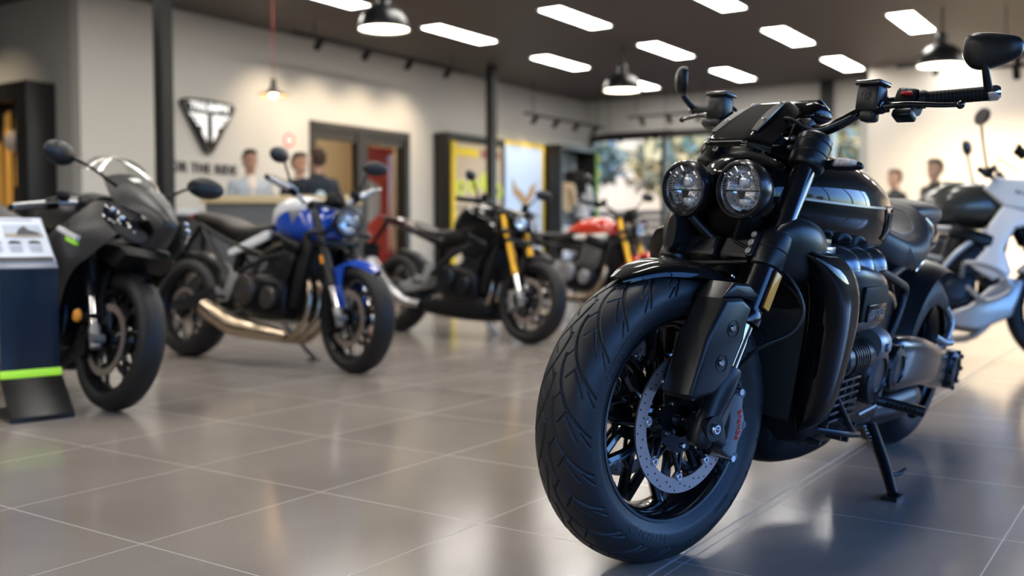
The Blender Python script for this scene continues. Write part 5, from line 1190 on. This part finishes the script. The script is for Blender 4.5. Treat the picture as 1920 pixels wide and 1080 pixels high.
# grey sports bike with full fairing
gs = mk('matte grey fairing sports bike with clear screen at far left', (-1.723, 4.259), (-.765, .644), 1.425, 23.5, .097, .30, 10, 0, dict(
    tank_m=GREYM, tank=[(1.17, .84, .78, .05), (1.12, .89, .74, .12), (1.0, .935, .74, .15), (.85, .945, .745, .15), (.70, .92, .75, .12), (.62, .86, .77, .07)],
    seat=[(.68, .84, .78, .07), (.58, .82, .75, .11), (.42, .81, .74, .13), (.25, .84, .77, .12), (.12, .88, .82, .07)], tail=[(.35, .82, .70, .10), (.15, .88, .78, .09), (-.1, .95, .88, .07), (-.22, .97, .93, .03)], tail_m=GREYM,
    frame=[[(1.2, .06, .76), (1.0, .15, .66), (.75, .17, .56), (.52, .15, .42)]], frt=.022,
    bar=[(-.06, 0, .665), (-.06, .10, .67), (-.10, .20, .665), (-.17, .35, .645)], bar_m=mat('bar_silver', (.4, .4, .4)), grip_m=MATS['grip_highlight'], mir=(1.36, .325, 1.045), mirfix=(1.44, .12, .95), mirs=.082,  # grips carry the same painted highlight
    head=None, fend=(35, 120), fend_m=MATTE, eng=(.76, .40), spokes=5, foot=(.80, .30, 0), flen=.66, chain=LIME,
    exh=hdr3(GRAPH)+[('exhaust_silencer', [(.9, -.05, .17), (.7, -.08, .18), (.5, -.12, .2)], [.05, .07, .05], GRAPH)]))
# fairing: nose, side panels, screen, lamps
def fairside(s_):
    rows = [[(1.17, .13, .83), (1.05, .19, .74), (1.00, .21, .62), (1.0, .20, .48), (1.02, .17, .36), (1.0, .13, .25)],
            [(1.30, .15, .88), (1.22, .215, .76), (1.18, .235, .64), (1.14, .225, .50), (1.10, .19, .36), (1.06, .14, .24)],
            [(1.44, .13, .88), (1.40, .205, .76), (1.34, .225, .66), (1.24, .225, .53), (1.17, .19, .38), (1.10, .14, .25)],
            [(1.58, .07, .85), (1.56, .145, .75), (1.46, .185, .66), (1.32, .205, .56), (1.21, .18, .40), (1.13, .13, .27)]]
    return [[(x, s_*y, z) for x, y, z in r_] for r_ in rows]
for s_ in (1, -1):
    fs = G().patch(fairside(s_), 30, 36, .005*s_).build('side_fairing', GREYM, gs.root, angle=50)
    G().plate([(1.08, .40), (1.02, .16), (.60, .13), (.55, .20), (.80, .30), (.95, .42)], s_*.13, s_*.16, .01).build('lower_fairing', GREYM, gs.root)
    g = G()
    for k in range(7): x = 1.20+.0265*k; z = .752-.0065*k; g.plate([(x, z-.009), (x+.021, z-.014), (x+.026, z+.004), (x+.005, z+.009)], s_*.215, s_*.2365)
    g.build('fairing_decal', LETTER, fs)
    G().plate([(1.285, .717), (1.375, .695), (1.378, .679), (1.290, .700)], s_*.205, s_*.2345).build('lime_decal', LIME, fs)
    G().tube([(1.40, s_*.09, .40), (1.36, s_*.15, .39)], .008, 8, 2).build('indicator_stalk', MATTE, gs.root); G().ball((1.352, s_*.165, .388), (.022, .018, .028)).build('turn_signal', AMBER, gs.root)
    # lamp: almond shaped cluster on the nose
    pts = [(1.44, .150, .865), (1.50, .150, .850), (1.58, .118, .80), (1.645, .060, .745), (1.62, .075, .705), (1.55, .135, .735), (1.47, .168, .80)]
    c_ = np.mean(pts, axis=0); V = [(x+.012, s_*(y+.010), z) for x, y, z in cr(np.array(pts), 28, True)]; V = [(x+.014, y+s_*.012, z+.004) for x, y, z in V]
    g = G(); g.add(V+[(c_[0]+.052, s_*(c_[1]+.040), c_[2]+.006)], [(i, (i+1) % 28, 28) for i in range(28)]); hl = g.build('headlight', mat('lamp_dark_lens', (.012, .014, .022), .05, .2, 1), gs.root)
    for q, rr_ in (((1.515, .158, .835), .014), ((1.565, .138, .80), .016), ((1.61, .10, .75), .010)): G().ball((q[0]+.018, s_*(q[1]+.014), q[2]+.002), rr_*.9).build('lamp_projector', mat('lamp_glint', (.35, .45, .6), .05, .9, coat=1), hl)
nose = G(); nose.patch([[(1.30, -.12, 1.00), (1.36, -.07, 1.02), (1.38, 0, 1.025), (1.36, .07, 1.02), (1.30, .12, 1.00)], [(1.46, -.135, .885), (1.54, -.07, .92), (1.56, 0, .93), (1.54, .07, .92), (1.46, .135, .885)],
    [(1.60, -.085, .835), (1.66, -.045, .85), (1.675, 0, .855), (1.66, .045, .85), (1.60, .085, .835)], [(1.66, -.05, .77), (1.705, -.03, .79), (1.715, 0, .79), (1.705, .03, .79), (1.66, .05, .77)], [(1.58, -.06, .70), (1.62, -.03, .70), (1.63, 0, .70), (1.62, .03, .70), (1.58, .06, .70)]], 30, 24, .004)
nose.build('nose_fairing', GREYM, gs.root, angle=50)
G().patch([[(1.08, -.13, 1.045), (1.10, -.07, 1.11), (1.10, 0, 1.125), (1.10, .07, 1.11), (1.08, .13, 1.045)], [(1.22, -.135, 1.03), (1.25, -.07, 1.095), (1.26, 0, 1.105), (1.25, .07, 1.095), (1.22, .135, 1.03)], [(1.36, -.12, .985), (1.42, -.06, 1.01), (1.44, 0, 1.015), (1.42, .06, 1.01), (1.36, .12, .985)], [(1.48, -.08, .91), (1.53, -.04, .93), (1.545, 0, .935), (1.53, .04, .93), (1.48, .08, .91)]], 30, 24, .002).build('wind_screen', SCREEN, gs.root, angle=60)
G().hull([(1.22, .93, .80, .10), (1.10, .95, .80, .12), (1.02, .93, .82, .08)], 20, 14, 3).build('instrument_pod', MATTE, gs.root)
G().plate([(1.52, .70), (1.60, .66), (1.50, .60), (1.34, .64), (1.30, .72)], -.12, .12, .02).build('inner_fairing', MATTE, gs.root)

# red and white retro bike
rd_ = mk('retro bike with red and white tank and gold forks, behind the black naked bike', (1.1, 8.5), (-.714, .70), 1.415, 23, .095, .30, 9, 0, dict(
    tank_m=REDP, tank=[(1.08, .82, .76, .04), (1.04, .88, .74, .10), (.92, .925, .735, .14), (.76, .925, .735, .14), (.62, .885, .735, .11), (.52, .83, .745, .07), (.49, .80, .76, .03)],
    tank2=([(1.055, .80, .715, .06), (1.0, .80, .695, .128), (.85, .79, .695, .146), (.68, .785, .70, .138), (.54, .79, .72, .09), (.49, .78, .735, .04)], mat('cream_paint', (.62, .60, .54), .25, coat=.8)),
    seat=[(.55, .80, .75, .08), (.40, .795, .73, .12), (.20, .80, .735, .12), (.0, .835, .76, .11), (-.08, .85, .79, .06)], tail=[(.2, .73, .66, .08), (.0, .77, .70, .08), (-.14, .80, .76, .05)],
    frame=[[(1.1, .05, .78), (.9, .10, .68), (.5, .11, .66), (.1, .11, .72)], [(1.1, .05, .74), (1.02, .12, .45), (.95, .13, .22), (.55, .13, .22), (.48, .12, .60)]],
    bar=[(-.05, 0, .735), (-.05, .10, .745), (-.08, .20, .80), (-.15, .39, .83)], mir=(-.02, .41, .98), mirs=.065, fork=GOLDF, head=(.10, .53, .085), eng=(.74, .42), cov_m=ALU, fin_m=ALU, style='wire', spokes=20, rim=DARKM, foot=(.78, .30, 0), peg_m=ALU,
    exh=[('exhaust_header', [(.97, y, .56), (1.07, y*1.3, .50), (1.06, y*1.5, .36), (.93, y*1.6, .22), (.70, y*1.6, .20)], .023, BRONZE) for y in (-.10, .10)]+[('exhaust_silencer', [(.70, y, .20), (.3, y*1.15, .23), (-.15, y*1.2, .30)], [.03, .048, .045], STEEL) for y in (-.16, .16)]))
# white tank retro bike
wt_ = mk('retro bike with a plain white tank, half hidden behind the twin headlights', (2.15, 10.0), (-.714, .70), 1.415, 23, .095, .30, 9, 0, dict(
    tank_m=mat('pale_silver_paint', (.55, .56, .57), .25, coat=1), tank=[(1.08, .82, .76, .04), (1.04, .89, .72, .10), (.92, .93, .715, .14), (.76, .93, .715, .14), (.62, .885, .72, .11), (.50, .82, .735, .06), (.47, .79, .75, .03)],
    seat=[(.52, .80, .75, .08), (.40, .795, .73, .12), (.20, .80, .735, .12), (.0, .835, .76, .11), (-.08, .85, .79, .06)], tail=[(.2, .73, .66, .08), (.0, .77, .70, .08), (-.14, .80, .76, .05)],
    frame=[[(1.1, .05, .78), (.9, .10, .68), (.5, .11, .66), (.1, .11, .72)], [(1.1, .05, .74), (1.02, .12, .45), (.95, .13, .22), (.55, .13, .22), (.48, .12, .60)]],
    bar=[(-.05, 0, .735), (-.05, .10, .745), (-.08, .20, .80), (-.15, .39, .83)], mir=(-.02, .41, .98), mirs=.065, head=(.10, .53, .085), eng=(.74, .42), cov_m=ALU, fin_m=ALU, style='wire', spokes=20, rim=DARKM, usd=False, foot=(.78, .30, 0),
    exh=[('exhaust_header', [(.97, y, .56), (1.07, y*1.3, .50), (1.06, y*1.5, .36), (.93, y*1.6, .22), (.70, y*1.6, .20)], .023, CHROME) for y in (-.10, .10)]+[('exhaust_silencer', [(.70, y, .20), (.3, y*1.15, .23), (-.15, y*1.2, .30)], [.03, .048, .045], CHROME) for y in (-.16, .16)]))

# white adventure bike at right
ad = mk('white adventure bike with silver frame and crash bars at the right edge', (3.14, 5.62), (-.95, .31), 1.556, 24.5, .13, .33, 9, 0, dict(
    RR=.325, FW=.10, RW=.15, tank_m=OLIVE, tank=[(1.26, .98, .88, .06), (1.20, 1.03, .82, .12), (1.08, 1.07, .80, .16), (.92, 1.07, .80, .16), (.78, 1.00, .82, .12), (.70, .93, .84, .07)],
    seat=[(.78, .94, .88, .07), (.68, .92, .84, .12), (.50, .89, .81, .14), (.30, .91, .82, .14), (.22, .97, .84, .13), (.02, .98, .88, .12), (-.10, .97, .92, .07)], seat_m=OLIVE,
    tail=[(.5, .83, .76, .10), (.25, .88, .80, .10), (-.1, .93, .86, .08), (-.2, .94, .90, .04)], tail_m=WHITEP,
    frame=[[(1.24, .06, .86), (1.10, .15, .76), (.92, .16, .60), (.80, .14, .40)], [(.94, .14, .78), (.5, .12, .80), (.0, .11, .88)], [(.88, .15, .60), (.55, .13, .68), (.15, .11, .83)]], frame_m=SILVERP, frt=.019,
    bar=[(-.05, 0, .80), (-.05, .10, .81), (-.09, .22, .86), (-.16, .41, .88)], mir=(-.02, .34, 1.16), mirs=.075, head=None, fend=(60, 115), fend_m=WHITEP, flen=.80, eng=(.82, .46), cov_m=GRAPH, style='wire', spokes=24, rim=DARKM, foot=(.84, .32, 0), stand_m=SILVERP, peg=(.58, .38),
    exh=hdr3(STEEL, 1.03)+[('exhaust_silencer', [(.55, -.15, .40), (.25, -.20, .48), (-.1, -.22, .56)], [.03, .055, .055], STEEL)]))
for s_ in (1, -1):
    G().plate([(1.09, 1.01), (1.16, 1.075), (1.30, 1.055), (1.50, .98), (1.60, .90), (1.42, .90), (1.30, .88), (1.20, .90)], s_*.12, s_*.19, .02, 3).build('tank_panel', WHITEP, ad.root)
    G().plate([(1.20, .92), (1.30, .88), (1.42, .86), (1.38, .80), (1.26, .78), (1.20, .66), (1.24, .52), (1.14, .48), (1.02, .56), (1.10, .66), (1.12, .80)], s_*.13, s_*.18, .018, 3).build('side_fairing', WHITEP, ad.root)
    g = G()
    for k in range(5): x = 1.25+.045*k; z = .985-.014*k; g.plate([(x, z-.012), (x+.036, z-.020), (x+.040, z), (x+.004, z+.010)], s_*.185, s_*.1915)
    g.build('fairing_decal', mat('grey_lettering', (.25, .26, .28), .5), ad.root)
    G().tube([(.98, s_*.16, .50), (1.0, s_*.24, .57), (1.16, s_*.26, .52), (1.22, s_*.24, .42), (1.10, s_*.22, .36), (1.0, s_*.20, .44)], .014, 10, 48).build('crash_bar', SILVERP, ad.root)
    G().plate([(.90, .26), (.94, .22), (1.06, .20), (1.24, .28), (1.30, .48), (1.22, .50), (1.12, .44), (1.02, .34), (.92, .30)], s_*.12, s_*.17, .014).build('bash_plate', SILVERP, ad.root)
    G().hull([(s_*.30, .90, .84, .02, .05), (s_*.34, .95, .80, .03, .06), (s_*.42, .94, .82, .02, .02)], 16, 12, axis='y').build('hand_guard', MATTE, ad.root) if False else None
    ad.f().patch([[(.06, s_*.26, .92), (.09, s_*.34, .94), (.05, s_*.43, .92)], [(.08, s_*.26, .86), (.11, s_*.34, .86), (.06, s_*.43, .86)]], 8, 12, .004).build('hand_guard', MATTE, ad.root)
ad.f().hull([(.16, .74, .62, .06), (.10, .78, .58, .11), (.03, .78, .60, .10)], 24, 14, 3).build('headlight_fairing', WHITEP, ad.root)
for s_ in (1, -1): headlight(ad, ad.F @ T3(.15, s_*.05, .67) @ RY(ad.rk-4), .042, detail=False)
ad.f().patch([[(.02, -.11, .96), (.03, 0, .97), (.02, .11, .96)], [(.07, -.12, .86), (.09, 0, .86), (.07, .12, .86)], [(.11, -.09, .78), (.13, 0, .78), (.11, .09, .78)]], 12, 12, .003).build('wind_screen', SCREEN, ad.root)
G().patch([[(1.66, -.01, .80), (1.66, .0, .80), (1.66, .01, .80)], [(1.56, -.07, .86), (1.56, 0, .87), (1.56, .07, .86)], [(1.34, -.09, .90), (1.34, 0, .93), (1.34, .09, .90)]], 16, 10, .006).build('beak_fender', WHITEP, ad.root)
